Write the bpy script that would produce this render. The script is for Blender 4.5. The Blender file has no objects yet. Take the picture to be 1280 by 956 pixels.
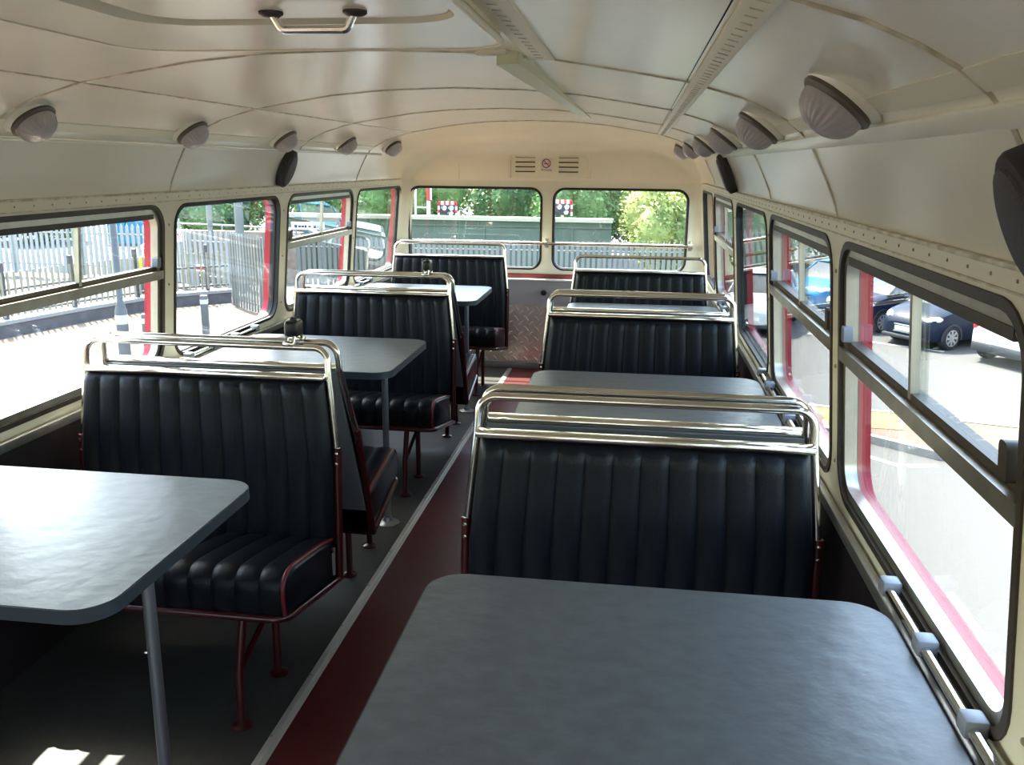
import bpy, bmesh, math, random
from mathutils import Vector, Matrix

# ------------------------------------------------------------------ camera, sky, sun, exposure
scene = bpy.context.scene
COL = scene.collection
R = math.radians

F_PX, PITCH, YAW, ROLL, EYE = 1097.49, 13.91, 7.793, 0.621, 1.536
cam = bpy.data.cameras.new('camera')
cam.sensor_width = 36.0
cam.lens = 36.0 * F_PX / 1280.0
cam.clip_start = 0.02
cam.clip_end = 500
cam_ob = bpy.data.objects.new('camera', cam)
COL.objects.link(cam_ob)
_fw = Vector((-math.sin(R(YAW)) * math.cos(R(PITCH)), math.cos(R(YAW)) * math.cos(R(PITCH)), -math.sin(R(PITCH))))
_r0 = Vector((math.cos(R(YAW)), math.sin(R(YAW)), 0))
_u0 = _r0.cross(_fw)
_rr = math.cos(R(ROLL)) * _r0 + math.sin(R(ROLL)) * _u0
_uu = -math.sin(R(ROLL)) * _r0 + math.cos(R(ROLL)) * _u0
cam_ob.matrix_world = Matrix(((_rr.x, _uu.x, -_fw.x, 0), (_rr.y, _uu.y, -_fw.y, 0), (_rr.z, _uu.z, -_fw.z, EYE), (0, 0, 0, 1)))
scene.camera = cam_ob

world = bpy.data.worlds.new('world')
scene.world = world
world.use_nodes = True
wn = world.node_tree
wn.nodes.clear()
w_out = wn.nodes.new('ShaderNodeOutputWorld')
w_bg = wn.nodes.new('ShaderNodeBackground')
w_sky = wn.nodes.new('ShaderNodeTexSky')
w_sky.sky_type = 'NISHITA'
w_sky.sun_disc = False
w_sky.sun_elevation = R(58.2)
w_sky.sun_rotation = R(-40.6)
w_sky.air_density = 1.3
w_sky.dust_density = 3.0
w_bg.inputs['Strength'].default_value = 0.50
wn.links.new(w_sky.outputs[0], w_bg.inputs['Color'])
wn.links.new(w_bg.outputs[0], w_out.inputs['Surface'])

sun = bpy.data.lights.new('sun', 'SUN')
sun.energy = 9.0
sun.angle = R(0.55)
sun.color = (1.0, 0.95, 0.86)
sun_ob = bpy.data.objects.new('sun', sun)
COL.objects.link(sun_ob)
sun_ob.rotation_euler = Vector((0.403, -0.471, -1.0)).to_track_quat('-Z', 'Y').to_euler()
sun_ob.location = (-8, 10, 20)

vs = scene.view_settings
vs.view_transform = 'Standard'
vs.look = 'None'
vs.exposure = 2.10
vs.gamma = 1.0
vs.use_curve_mapping = False
scene.cycles.use_denoising = True
scene.cycles.max_bounces = 10
scene.cycles.diffuse_bounces = 6
scene.cycles.transparent_max_bounces = 16
scene.cycles.sample_clamp_indirect = 8.0

random.seed(7)

# ------------------------------------------------------------------ materials
def lin(c):
    return tuple(((x / 255.0) / 12.92 if x / 255.0 <= 0.04045 else ((x / 255.0 + 0.055) / 1.055) ** 2.4) for x in c) + (1.0,)

MATS = {}
def mat(name, rgb, rough=0.5, metal=0.0, var=0.0, vscale=8.0, bump=0.0, bscale=60.0, rgb2=None, coat=0.0, spec=0.5, stretch=None):
    if name in MATS:
        return MATS[name]
    m = bpy.data.materials.new(name)
    m.use_nodes = True
    nt = m.node_tree
    b = nt.nodes['Principled BSDF']
    b.inputs['Roughness'].default_value = rough
    b.inputs['Metallic'].default_value = metal
    b.inputs['Specular IOR Level'].default_value = spec
    b.inputs['Coat Weight'].default_value = coat
    b.inputs['Coat Roughness'].default_value = 0.1
    c = lin(rgb)
    b.inputs['Base Color'].default_value = c
    tc = nt.nodes.new('ShaderNodeTexCoord')
    src = tc.outputs['Object']
    if stretch:
        mp = nt.nodes.new('ShaderNodeMapping')
        mp.inputs['Scale'].default_value = stretch
        nt.links.new(src, mp.inputs['Vector'])
        src = mp.outputs['Vector']
    if var > 0 or rgb2:
        nz = nt.nodes.new('ShaderNodeTexNoise')
        nz.inputs['Scale'].default_value = vscale
        nz.inputs['Detail'].default_value = 5.0
        nt.links.new(src, nz.inputs['Vector'])
        rp = nt.nodes.new('ShaderNodeValToRGB')
        c2 = lin(rgb2) if rgb2 else tuple(max(0, x * (1 - var)) for x in c[:3]) + (1,)
        rp.color_ramp.elements[0].position = 0.35
        rp.color_ramp.elements[1].position = 0.65
        rp.color_ramp.elements[0].color = c2
        rp.color_ramp.elements[1].color = c
        nt.links.new(nz.outputs['Fac'], rp.inputs['Fac'])
        nt.links.new(rp.outputs['Color'], b.inputs['Base Color'])
    if bump > 0:
        n2 = nt.nodes.new('ShaderNodeTexNoise')
        n2.inputs['Scale'].default_value = bscale
        n2.inputs['Detail'].default_value = 4.0
        nt.links.new(src, n2.inputs['Vector'])
        bp = nt.nodes.new('ShaderNodeBump')
        bp.inputs['Strength'].default_value = bump
        bp.inputs['Distance'].default_value = 0.01
        nt.links.new(n2.outputs['Fac'], bp.inputs['Height'])
        nt.links.new(bp.outputs['Normal'], b.inputs['Normal'])
    MATS[name] = m
    return m

def glass_mat(name, tint, ior=1.5, rough=0.0):
    m = bpy.data.materials.new(name)
    m.use_nodes = True
    nt = m.node_tree
    nt.nodes.clear()
    o = nt.nodes.new('ShaderNodeOutputMaterial')
    t = nt.nodes.new('ShaderNodeBsdfTransparent')
    t.inputs['Color'].default_value = tint
    g = nt.nodes.new('ShaderNodeBsdfGlossy')
    g.inputs['Roughness'].default_value = rough
    # Schlick reflectance, the same from both faces of the thin pane
    ge = nt.nodes.new('ShaderNodeNewGeometry')
    dt = nt.nodes.new('ShaderNodeVectorMath'); dt.operation = 'DOT_PRODUCT'
    nt.links.new(ge.outputs['Normal'], dt.inputs[0]); nt.links.new(ge.outputs['Incoming'], dt.inputs[1])
    def mth(op, a, bv, rev=False):
        n = nt.nodes.new('ShaderNodeMath'); n.operation = op
        if a is not None: nt.links.new(a, n.inputs[1 if rev else 0])
        if bv is not None: n.inputs[0 if rev else 1].default_value = bv
        return n.outputs[0]
    r0 = ((ior - 1) / (ior + 1)) ** 2
    x = mth('ABSOLUTE', dt.outputs['Value'], None)
    x = mth('SUBTRACT', x, 1.0, True)
    x = mth('POWER', x, 5.0)
    x = mth('MULTIPLY', x, 1 - r0)
    x = mth('ADD', x, r0)
    mx = nt.nodes.new('ShaderNodeMixShader')
    nt.links.new(x, mx.inputs[0])
    nt.links.new(t.outputs[0], mx.inputs[1])
    nt.links.new(g.outputs[0], mx.inputs[2])
    nt.links.new(mx.outputs[0], o.inputs['Surface'])
    MATS[name] = m
    return m

CREAM = mat('cream_paint', (242, 235, 214), 0.19, var=0.05, vscale=2.5, bump=0.06, bscale=4, spec=0.6)
CREAMD = mat('cream_warm_bounce', (240, 227, 195), 0.22, var=0.05, vscale=2.5)  # yellower copy of the ceiling cream, warm bounce light put into the colour
CREAM2 = mat('cream_wall', (232, 223, 196), 0.42, var=0.05, vscale=3.0)
CREAM_DIRTY = mat('cream_bead', (224, 216, 192), 0.4, rgb2=(172, 160, 134), vscale=26)
DARKGAP = mat('dark_gap', (38, 32, 26), 0.8)
RUBBER = mat('black_rubber', (30, 27, 24), 0.6)
BROWNTRIM = mat('brown_trim_shade', (66, 56, 46), 0.5, var=0.3, vscale=14)  # brown of small fittings, also the painted shadow under window heads
ALU = mat('dull_aluminium', (196, 190, 176), 0.34, metal=0.85, var=0.15, vscale=20)
CHROME = mat('chrome', (226, 222, 212), 0.14, metal=1.0)
SILVER = mat('grey_steel_tube', (150, 152, 154), 0.35, metal=0.8)
REDPAINT = mat('red_frame_paint', (66, 12, 15), 0.28, coat=0.3, var=0.2, vscale=30)
REDBODY = mat('red_body_paint', (170, 32, 48), 0.35)
LEATHER = mat('black_vinyl', (16, 18, 22), 0.42, bump=0.12, bscale=260, spec=0.2)
BACKBOARD = mat('grey_backboard', (112, 114, 116), 0.5)
PIPING = mat('red_piping', (104, 22, 24), 0.45)
TABLETOP = mat('grey_slate_laminate', (82, 86, 88), 0.36, var=0.22, vscale=22, bump=0.17, bscale=16, stretch=(1.2, 1.5, 1), spec=0.66)
TABLEEDGE = mat('dark_table_edge', (40, 46, 54), 0.45)
LINO = mat('grey_lino', (64, 62, 57), 0.42, var=0.22, vscale=40)
REDLINO = mat('red_lino', (84, 27, 27), 0.38, var=0.14, vscale=36)
DARKPANEL = mat('dark_side_lining', (38, 27, 27), 0.5, var=0.25, vscale=6)
GREYPANEL = mat('grey_front_panel', (150, 142, 138), 0.35, var=0.08, vscale=5)
TREAD = mat('aluminium_tread_plate', (206, 190, 180), 0.30, metal=0.9)
SPEAKER = mat('black_speaker', (46, 42, 42), 0.6)
GRILLE = mat('speaker_grille', (74, 70, 72), 0.55, bump=0.5, bscale=400)
BLACKPL = mat('black_plastic', (20, 20, 22), 0.35)
GREYPL = mat('grey_plastic', (130, 134, 144), 0.4)
WHITEPL = mat('white_plastic', (226, 226, 224), 0.4)
STICKER = mat('sticker_white', (226, 214, 200), 0.5)
STICKRED = mat('sticker_red', (150, 30, 34), 0.5)
STICKDARK = mat('sticker_print', (60, 30, 34), 0.5)
GLASS = glass_mat('window_glass', (0.90, 0.93, 0.91, 1), 1.45)
LAMPGLASS = mat('frosted_ribbed_glass', (182, 174, 172), 0.3, var=0.12, vscale=18)
LAMPRING = mat('lamp_ring', (96, 86, 74), 0.4)

# ------------------------------------------------------------------ helpers
class MB:
    def __init__(self):
        self.v = []; self.f = []
    def add(self, verts, faces):
        o = len(self.v)
        self.v += [tuple(p) for p in verts]
        self.f += [tuple(i + o for i in f) for f in faces]
        return self
    def box(self, c, s, rot=None, ch=0.0):
        hx, hy, hz = s[0] / 2, s[1] / 2, s[2] / 2
        if ch <= 0:
            vs_ = [Vector((sx * hx, sy * hy, sz * hz)) for sx in (-1, 1) for sy in (-1, 1) for sz in (-1, 1)]
            fs = [(0, 1, 3, 2), (4, 6, 7, 5), (0, 4, 5, 1), (2, 3, 7, 6), (0, 2, 6, 4), (1, 5, 7, 3)]
        else:
            bm = bmesh.new()
            bmesh.ops.create_cube(bm, size=1.0)
            for q in bm.verts:
                q.co = Vector((q.co.x * s[0], q.co.y * s[1], q.co.z * s[2]))
            bmesh.ops.bevel(bm, geom=list(bm.edges), offset=ch, segments=2, affect='EDGES', profile=0.5)
            bm.verts.index_update()
            vs_ = [q.co.copy() for q in bm.verts]
            fs = [tuple(q.index for q in f.verts) for f in bm.faces]
            bm.free()
        if rot is not None:
            vs_ = [rot @ q for q in vs_]
        c = Vector(c)
        return self.add([q + c for q in vs_], fs)
    def tube(self, path, r, n=8, closed=False, caps=True):
        P = [Vector(p) for p in path]
        m = len(P)
        rr = r if isinstance(r, (list, tuple)) else [r] * m
        T = []
        for i in range(m):
            a = P[i - 1] if (i > 0 or closed) else P[i]
            b = P[(i + 1) % m] if (i < m - 1 or closed) else P[i]
            T.append((b - a).normalized())
        up = Vector((0, 0, 1)) if abs(T[0].z) < 0.9 else Vector((1, 0, 0))
        nrm = T[0].cross(up).normalized()
        vs_ = []
        for i in range(m):
            nrm = (nrm - T[i] * nrm.dot(T[i])).normalized()
            bn = T[i].cross(nrm)
            for k in range(n):
                a = 2 * math.pi * k / n
                vs_.append(P[i] + (nrm * math.cos(a) + bn * math.sin(a)) * rr[i])
        fs = []
        for i in range(m if closed else m - 1):
            j = (i + 1) % m
            for k in range(n):
                l = (k + 1) % n
                fs.append((i * n + k, i * n + l, j * n + l, j * n + k))
        if caps and not closed:
            fs.append(tuple(reversed(range(n))))
            fs.append(tuple((m - 1) * n + k for k in range(n)))
        return self.add(vs_, fs)
    def lathe(self, prof, n=20, M=None, axis='z'):
        vs_ = []
        for r_, h in prof:
            for k in range(n):
                a = 2 * math.pi * k / n
                p = Vector((r_ * math.cos(a), r_ * math.sin(a), h))
                vs_.append(M @ p if M is not None else p)
        fs = []
        for i in range(len(prof) - 1):
            for k in range(n):
                l = (k + 1) % n
                fs.append((i * n + k, i * n + l, (i + 1) * n + l, (i + 1) * n + k))
        fs.append(tuple(reversed(range(n))))
        fs.append(tuple((len(prof) - 1) * n + k for k in range(n)))
        return self.add(vs_, fs)
    def grid(self, rows, close=False):
        nr, nc = len(rows), len(rows[0])
        vs_ = [p for r_ in rows for p in r_]
        fs = []
        for i in range(nr - 1):
            for k in range(nc - (0 if close else 1)):
                l = (k + 1) % nc
                fs.append((i * nc + k, i * nc + l, (i + 1) * nc + l, (i + 1) * nc + k))
        return self.add(vs_, fs)
    def plate(self, poly, w0, w1, P):
        n = len(poly)
        vs_ = [P(s, t, w0) for s, t in poly] + [P(s, t, w1) for s, t in poly]
        fs = [tuple(range(n)), tuple(range(2 * n - 1, n - 1, -1))]
        fs += [(i, (i + 1) % n + n - n, (i + 1) % n + n, i + n) for i in range(n)]
        return self.add(vs_, fs)
    def ring(self, outer, inner, w0, w1, P):
        n = len(outer)
        vs_ = [P(s, t, w0) for s, t in outer] + [P(s, t, w0) for s, t in inner] + [P(s, t, w1) for s, t in outer] + [P(s, t, w1) for s, t in inner]
        fs = []
        for i in range(n):
            j = (i + 1) % n
            fs += [(i, j, n + j, n + i), (2 * n + i, 3 * n + i, 3 * n + j, 2 * n + j), (i, 2 * n + i, 2 * n + j, j), (n + i, n + j, 3 * n + j, 3 * n + i)]
        return self.add(vs_, fs)
    def build(self, name, material, parent=None, smooth=35, recalc=True):
        me = bpy.data.meshes.new(name)
        me.from_pydata(self.v, [], self.f)
        if recalc:
            bm = bmesh.new(); bm.from_mesh(me)
            bmesh.ops.recalc_face_normals(bm, faces=bm.faces)
            bm.to_mesh(me); bm.free()
        if smooth:
            for p in me.polygons:
                p.use_smooth = True
            me.set_sharp_from_angle(angle=R(smooth))
        me.materials.append(material)
        o = bpy.data.objects.new(name, me)
        COL.objects.link(o)
        if parent is not None:
            o.parent = parent
        return o

def tag(o, label=None, cat=None, group=None, kind=None):
    if label: o['label'] = label
    if cat: o['category'] = cat
    if group: o['group'] = group
    if kind: o['kind'] = kind
    return o

def empty(name, loc=(0, 0, 0), rz=0.0):
    o = bpy.data.objects.new(name, None)
    o.empty_display_size = 0.1
    COL.objects.link(o)
    o.location = loc
    o.rotation_euler = (0, 0, rz)
    return o

def copy_tree(o, parent=None):
    c = o.copy()
    COL.objects.link(c)
    c.parent = parent
    for ch in list(o.children):
        copy_tree(ch, c)
    return c

def roundrect(s0, s1, t0, t1, r, n=6):
    pts = []
    for cx, cy, a0 in ((s1 - r, t1 - r, 0), (s0 + r, t1 - r, 90), (s0 + r, t0 + r, 180), (s1 - r, t0 + r, 270)):
        for k in range(n + 1):
            a = R(a0 + 90.0 * k / n)
            pts.append((cx + r * math.cos(a), cy + r * math.sin(a)))
    return pts

def fillet(path, r, n=6):
    P = [Vector(p) for p in path]
    out = [P[0]]
    for i in range(1, len(P) - 1):
        a, b, c = P[i - 1], P[i], P[i + 1]
        d1 = (a - b).normalized(); d2 = (c - b).normalized()
        ang = d1.angle(d2)
        if ang > math.pi - 0.02:
            out.append(b); continue
        d = min(r / math.tan(ang / 2), (a - b).length * 0.49, (c - b).length * 0.49)
        rr = d * math.tan(ang / 2)
        cen = b + (d1 + d2).normalized() * (rr / math.sin(ang / 2))
        p0 = b + d1 * d; p1 = b + d2 * d
        v0 = p0 - cen; v1 = p1 - cen
        th = v0.angle(v1)
        for k in range(n + 1):
            t = k / n
            out.append(cen + (v0 * math.sin((1 - t) * th) + v1 * math.sin(t * th)) / math.sin(th))
    out.append(P[-1])
    return out

def filled(outer, holes, thick, P, name, material, parent=None):
    """flat panel with holes: 2D curve fill, turned into a mesh and mapped through P(s, t, w)"""
    cu = bpy.data.curves.new('tmp_fill', 'CURVE')
    cu.dimensions = '2D'; cu.fill_mode = 'BOTH'; cu.extrude = 0.5
    for poly in [outer] + holes:
        sp = cu.splines.new('POLY')
        sp.points.add(len(poly) - 1)
        for q, (s, t) in zip(sp.points, poly):
            q.co = (s, t, 0, 1)
        sp.use_cyclic_u = True
    tmp = bpy.data.objects.new('tmp_fill', cu)
    COL.objects.link(tmp)
    dg = bpy.context.evaluated_depsgraph_get()
    me = bpy.data.meshes.new_from_object(tmp.evaluated_get(dg))
    bpy.data.objects.remove(tmp); bpy.data.curves.remove(cu)
    for q in me.vertices:
        q.co = Vector(P(q.co.x, q.co.y, (q.co.z + 0.5) * thick))
    bm = bmesh.new(); bm.from_mesh(me)
    bmesh.ops.remove_doubles(bm, verts=bm.verts, dist=1e-5)
    bmesh.ops.recalc_face_normals(bm, faces=bm.faces)
    bm.to_mesh(me); bm.free()
    me.name = name
    me.materials.clear(); me.materials.append(material)
    o = bpy.data.objects.new(name, me)
    COL.objects.link(o)
    if parent is not None: o.parent = parent
    return o

# ------------------------------------------------------------------ dimensions of the deck (metres)
XL, XR = -1.821, 0.524            # side walls at the sill
XC = (XL + XR) / 2
TUM = 0.089                       # the sides lean in towards the roof
ZB, ZT = 0.765, 1.372             # window openings
YF = 6.674                        # front wall
YB = -2.6                         # back of the deck
ZCOVE = 1.42
def PL(s, t, w): return (XL + TUM * (t - 0.767) - w, s, t)
def PR(s, t, w): return (XR - TUM * (t - 0.767) + w, s, t)
def PF(s, t, w): return (s, YF + w, t)
def PBK(s, t, w): return (s, YB - w, t)

# ---- floor
floor = MB().box((XC, (YF + YB) / 2, -0.04), (XR - XL, YF - YB, 0.08)).build('floor', LINO, smooth=0)
tag(floor, 'dark grey lino floor of the bus deck with a red gangway', kind='structure')
MB().box((( -0.905 + XR) / 2, (YF - 0.08 + YB) / 2, 0.002), (XR + 0.905, YF - 0.08 - YB, 0.004)).build('red_lino', REDLINO, floor, smooth=0)
es = MB()
es.box((-0.918, (YF - 0.1 + YB) / 2, 0.0035), (0.036, YF - 0.1 - YB, 0.007), ch=0.002)
es.box((-0.918, (YF - 0.1 + YB) / 2, 0.008), (0.010, YF - 0.1 - YB, 0.006), ch=0.002)
es.build('edge_strip', mat('bright_edge_strip', (214, 210, 200), 0.32, metal=0.5), floor)
bolts = MB()
yy = 0.2
while yy < 6.5:
    bolts.lathe([(0.005, 0.006), (0.004, 0.0085), (0.0, 0.009)], 8, Matrix.Translation((-0.930, yy, 0)))
    yy += 0.30
tag(bolts.build('edge_strip_screws', ALU, floor), kind='stuff')

# ---- walls with window openings
WL = [('slide', -2.35, -1.30), ('fixed', -1.21, -0.16), ('slide', -0.07, 0.95), ('fixed', 1.04, 2.03), ('slide', 2.115, 3.158), ('fixed', 3.245, 4.285), ('slide', 4.391, 5.464), ('fixed', 5.547, 6.627)]
WR = [('fixed', -2.30, -1.25), ('slide', -1.16, -0.11), ('slide', -0.02, 1.01), ('slide', 1.105, 2.125), ('slide', 2.216, 3.261), ('fixed', 3.332, 4.365), ('slide', 4.512, 5.648), ('fixed', 5.72, 6.60)]
WF = [('front', -1.727, -0.702), ('front', -0.616, 0.379)]
RAD = 0.085
def outline(a, b, grow=0.0):
    return roundrect(a - grow, b + grow, ZB - grow, ZT + grow, RAD + grow)

def wall(name, P, s0, s1, wins, label):
    o = filled([(s0, 0.69), (s1, 0.69), (s1, ZCOVE + 0.01), (s0, ZCOVE + 0.01)], [outline(a, b) for _, a, b in wins], 0.022, P, name, CREAM2)
    return tag(o, label, kind='structure')
wall_left = wall('wall_left', PL, YB, YF, WL, 'cream painted left side wall of the bus deck with windows')
wall_right = wall('wall_right', PR, YB, YF, WR, 'cream painted right side wall of the bus deck with windows')
wall_front = wall('wall_front', PF, XL - 0.02, XR + 0.02, WF, 'cream front wall of the bus deck with two windows')
wall_back = filled([(XL - 0.02, 0.0), (XR + 0.02, 0.0), (XR + 0.02, 1.85), (XL - 0.02, 1.85)], [roundrect(XL + 0.35, XR - 0.35, 0.8, 1.4, 0.1)], 0.022, PBK, 'wall_back', CREAM2)
tag(wall_back, 'cream back wall of the bus deck', kind='structure')

for P, w, nm in ((PL, wall_left, 'l'), (PR, wall_right, 'r')):
    sg = 1 if nm == 'l' else -1
    xw = XL if nm == 'l' else XR
    MB().box((xw - sg * 0.004, (YF + YB) / 2, 0.345), (0.02, YF - YB, 0.70)).build('side_panel', DARKPANEL, w, smooth=0)
    # sill rail below the windows
    MB().box((xw + sg * 0.012, (YF - 0.02 + YB) / 2, 0.716), (0.020, YF - YB - 0.06, 0.030), ch=0.005).build('sill_rail', ALU, w)
    MB().box((xw + sg * 0.009, (YF - 0.02 + YB) / 2, 0.694), (0.012, YF - YB - 0.06, 0.012)).build('sill_gap', RUBBER, w, smooth=0)
    # header bead at the foot of the cove
    q = PL(0, ZCOVE, 0) if nm == 'l' else PR(0, ZCOVE, 0)
    MB().box((q[0] + sg * 0.006, (YF + YB) / 2 - 0.05, ZCOVE + 0.002), (0.014, YF - YB - 0.14, 0.007), ch=0.002).build('header_bead', CREAM_DIRTY, w)
    q2 = PL(0, 1.388, 0) if nm == 'l' else PR(0, 1.388, 0)
    MB().box((q2[0] + sg * 0.001, (YF + YB) / 2 - 0.05, 1.3885), (0.004, YF - YB - 0.14, 0.003)).build('header_seam', CREAM_DIRTY, w, smooth=0)
    rv = MB()
    yy = 0.3
    while yy < 6.4:
        p = PL(yy, 1.404, 0) if nm == 'l' else PR(yy, 1.404, 0)
        rv.lathe([(0.0032, 0.0), (0.0024, 0.0016), (0.0, 0.0022)], 7, Matrix.Translation(p) @ Matrix.Rotation(sg * math.pi / 2, 4, 'Y'))
        yy += 0.085
    for ys in ([0.5 * (WL[i][2] + WL[i + 1][1]) for i in range(len(WL) - 1)] if nm == 'l' else [0.5 * (WR[i][2] + WR[i + 1][1]) for i in range(len(WR) - 1)]):
        for zz in (0.83, 1.07, 1.30):
            p = PL(ys, zz, 0) if nm == 'l' else PR(ys, zz, 0)
            rv.lathe([(0.006, 0.0), (0.004, 0.003), (0.0, 0.0036)], 7, Matrix.Translation(p) @ Matrix.Rotation(sg * math.pi / 2, 4, 'Y'))
    tag(rv.build('rivets', mat('rivet_grey', (150, 140, 118), 0.5), w), kind='stuff')

# rounded corner posts between side walls and front wall
for sg, xw in ((1, XL), (-1, XR)):
    rows = []
    for zz in (0.69, 0.767, 1.1, ZCOVE + 0.01):
        xx = xw + sg * TUM * (zz - 0.767)
        rows.append([(xx + sg * (0.085 - 0.085 * math.cos(R(a))), YF - 0.085 + 0.085 * math.sin(R(a)) - 0.001, zz) for a in range(0, 91, 10)])
    MB().grid(rows).build('corner_post', CREAM2, wall_front, recalc=False)

# ---- windows
def window(n, kind, a, b, P, flip, label):
    w = empty('window_%d' % n, P((a + b) / 2, ZB, 0.0))
    tag(w, label, kind='structure')
    base = Vector(w.location)
    def Q(s, t, o):
        return tuple(Vector(P(s, t, o)) - base)
    MB().ring(outline(a, b, 0.002), outline(a, b, -0.014), 0.016, 0.040, Q).build('jamb', RUBBER, w)
    MB().ring(outline(a, b, 0.03), outline(a, b, -0.012), 0.040, 0.048 if kind == 'front' else 0.070, Q).build('outer_frame', REDBODY, w)
    MB().ring(outline(a, b, 0.008 if kind == 'slide' else 0.005), outline(a, b, -0.009), -0.004, 0.016, Q).build('gasket', BROWNTRIM if kind == 'slide' else RUBBER, w)
    if kind != 'slide':
        MB().plate(outline(a, b, -0.006), 0.012, 0.016, Q).build('pane', GLASS, w)
        return w
    g = 0.014
    zt0, zt1 = 1.098, 1.146
    mid = (a + b) / 2 + (0.02 if flip else -0.0)
    # aluminium frame
    MB().ring(outline(a, b, -0.009), outline(a, b, -0.030), 0.006, 0.034, Q).build('frame', ALU, w)
    MB().plate([(a + 0.06, ZT - 0.046), (b - 0.06, ZT - 0.046), (b - 0.06, ZT - 0.028), (a + 0.06, ZT - 0.028)], 0.004, 0.034, Q).build('head_shadow_bar', BROWNTRIM, w, smooth=0)  # dark bar that paints the deep shadow in the recess under the window head
    MB().plate([(a + 0.004, zt0), (b - 0.004, zt0), (b - 0.004, zt1 - 0.016), (a + 0.004, zt1 - 0.016)], -0.005, 0.036, Q).build('transom', ALU, w, smooth=0)
    MB().plate([(a + 0.012, zt1 - 0.016), (b - 0.012, zt1 - 0.016), (b - 0.012, zt1), (a + 0.012, zt1)], 0.012, 0.040, Q).build('runner', BROWNTRIM, w, smooth=0)
    MB().plate(roundrect(a + 0.012, b - 0.012, ZB + 0.012, zt0 + 0.004, 0.02), 0.026, 0.030, Q).build('pane', GLASS, w)
    MB().plate([(a + 0.02, zt1 - 0.004), (mid + 0.03, zt1 - 0.004), (mid + 0.03, ZT - 0.02), (a + 0.02, ZT - 0.02)], 0.018, 0.022, Q).build('pane', GLASS, w)
    MB().plate([(mid - 0.03, zt1 - 0.004), (b - 0.02, zt1 - 0.004), (b - 0.02, ZT - 0.02), (mid - 0.03, ZT - 0.02)], 0.030, 0.034, Q).build('pane', GLASS, w)
    MB().plate([(mid - 0.008, zt1 - 0.012), (mid + 0.006, zt1 - 0.012), (mid + 0.006, ZT - 0.012), (mid - 0.008, ZT - 0.012)], 0.010, 0.026, Q).build('divider', ALU, w, smooth=0)
    # catches: dark handle at the near end, white block at the far end
    MB().plate(roundrect(a + 0.040, a + 0.068, zt1 - 0.004, zt1 + 0.052, 0.010, 3), -0.004, 0.018, Q).build('handle', BROWNTRIM, w)
    MB().plate(roundrect(b - 0.046, b - 0.018, zt1 - 0.002, zt1 + 0.036, 0.006, 3), -0.002, 0.018, Q).build('catch', GREYPL, w)
    return w

wnum = 1
ordL = ['rearmost left window behind the camera', 'second left window from the back of the deck', 'left sliding window beside the camera', 'left fixed window just outside the left edge of the view',
        'large left sliding window beside the nearest left seat', 'left fixed window with the no entry sign outside', 'left sliding window third from the front', 'narrow left window next to the front corner']
ordR = ['rearmost right window behind the camera', 'second right window from the back of the deck', 'right sliding window beside the camera', 'nearest right sliding window with small dark car outside',
        'right sliding window with pale blue car outside', 'right fixed window with white car outside', 'right sliding window second from the front', 'narrow right window next to the front corner']
for (k, a, b), lb in zip(WL, ordL):
    window(wnum, k, a, b, PL, True, lb); wnum += 1
for (k, a, b), lb in zip(WR, ordR):
    window(wnum, k, a, b, PR, False, lb); wnum += 1
for (k, a, b), lb in zip(WF, ('left pane of the two wide front windows', 'right pane of the two wide front windows')):
    window(wnum, k, a, b, PF, False, lb); wnum += 1

# ---- front wall lower fittings
YP = 6.615
t1 = MB().box((XC, YF - 0.006, 0.716), (XR - XL - 0.02, 0.03, 0.034), ch=0.006).build('sill_strip', mat('dull_red_trim', (128, 48, 44), 0.45, var=0.2, vscale=20), wall_front)
MB().box((XC, (YF + YP) / 2 - 0.004, 0.692), (XR - XL - 0.02, YF - YP + 0.012, 0.014), ch=0.004).build('ledge', mat('white_ledge', (214, 208, 198), 0.4), wall_front)
MB().box((XC, YP + 0.008, 0.592), (XR - XL - 0.02, 0.016, 0.186)).build('upper_panel', GREYPANEL, wall_front, smooth=0)
tp = MB().box((XC, YP + 0.008, 0.275), (XR - XL - 0.02, 0.012, 0.448)).build('tread_plate', TREAD, wall_front, smooth=0)
lugs = MB()
zz = 0.075; row = 0
while zz < 0.485:
    xx = XL + 0.06 + (0.040 if row % 2 else 0)
    while xx < XR - 0.04:
        a = R(45) if row % 2 else R(-45)
        ca, sa = math.cos(a), math.sin(a)
        pts = [(-0.030, 0), (-0.014, 0.0085), (0.014, 0.0085), (0.030, 0), (0.014, -0.0085), (-0.014, -0.0085)]
        low = [(xx + ca * p - sa * q, YP + 0.002, zz + sa * p + ca * q) for p, q in pts]
        hi = [(xx + 0.6 * (ca * p - sa * q), YP - 0.005, zz + 0.6 * (sa * p + ca * q)) for p, q in pts]
        lugs.add(low + hi, [(6, 7, 8, 9, 10, 11)] + [(i, (i + 1) % 6, (i + 1) % 6 + 6, i + 6) for i in range(6)])
        xx += 0.080
    zz += 0.040; row += 1
tag(lugs.build('tread_lugs', TREAD, tp, smooth=20), kind='stuff')
MB().box((XC, YP - 0.004, 0.028), (XR - XL - 0.02, 0.034, 0.056), ch=0.008).build('kick_strip', mat('grey_kick_strip', (120, 112, 104), 0.45), wall_front)
kb = MB()
Mk = Matrix.Translation((-0.668, YP, 0.60)) @ Matrix.Rotation(math.pi / 2, 4, 'X')
kb.lathe([(0.011, 0.0), (0.011, 0.016), (0.020, 0.020), (0.023, 0.030), (0.018, 0.040), (0.0, 0.043)], 14, Mk)
kb.build('knob', BLACKPL, wall_front)
for xx in (-1.335, -0.03):
    MB().tube([(xx, YF - 0.008, 1.43), (xx, YF - 0.010, 1.56), (xx, YF - 0.03, 1.645)], 0.006, 6).build('bead', CREAMD, wall_front)

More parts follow.
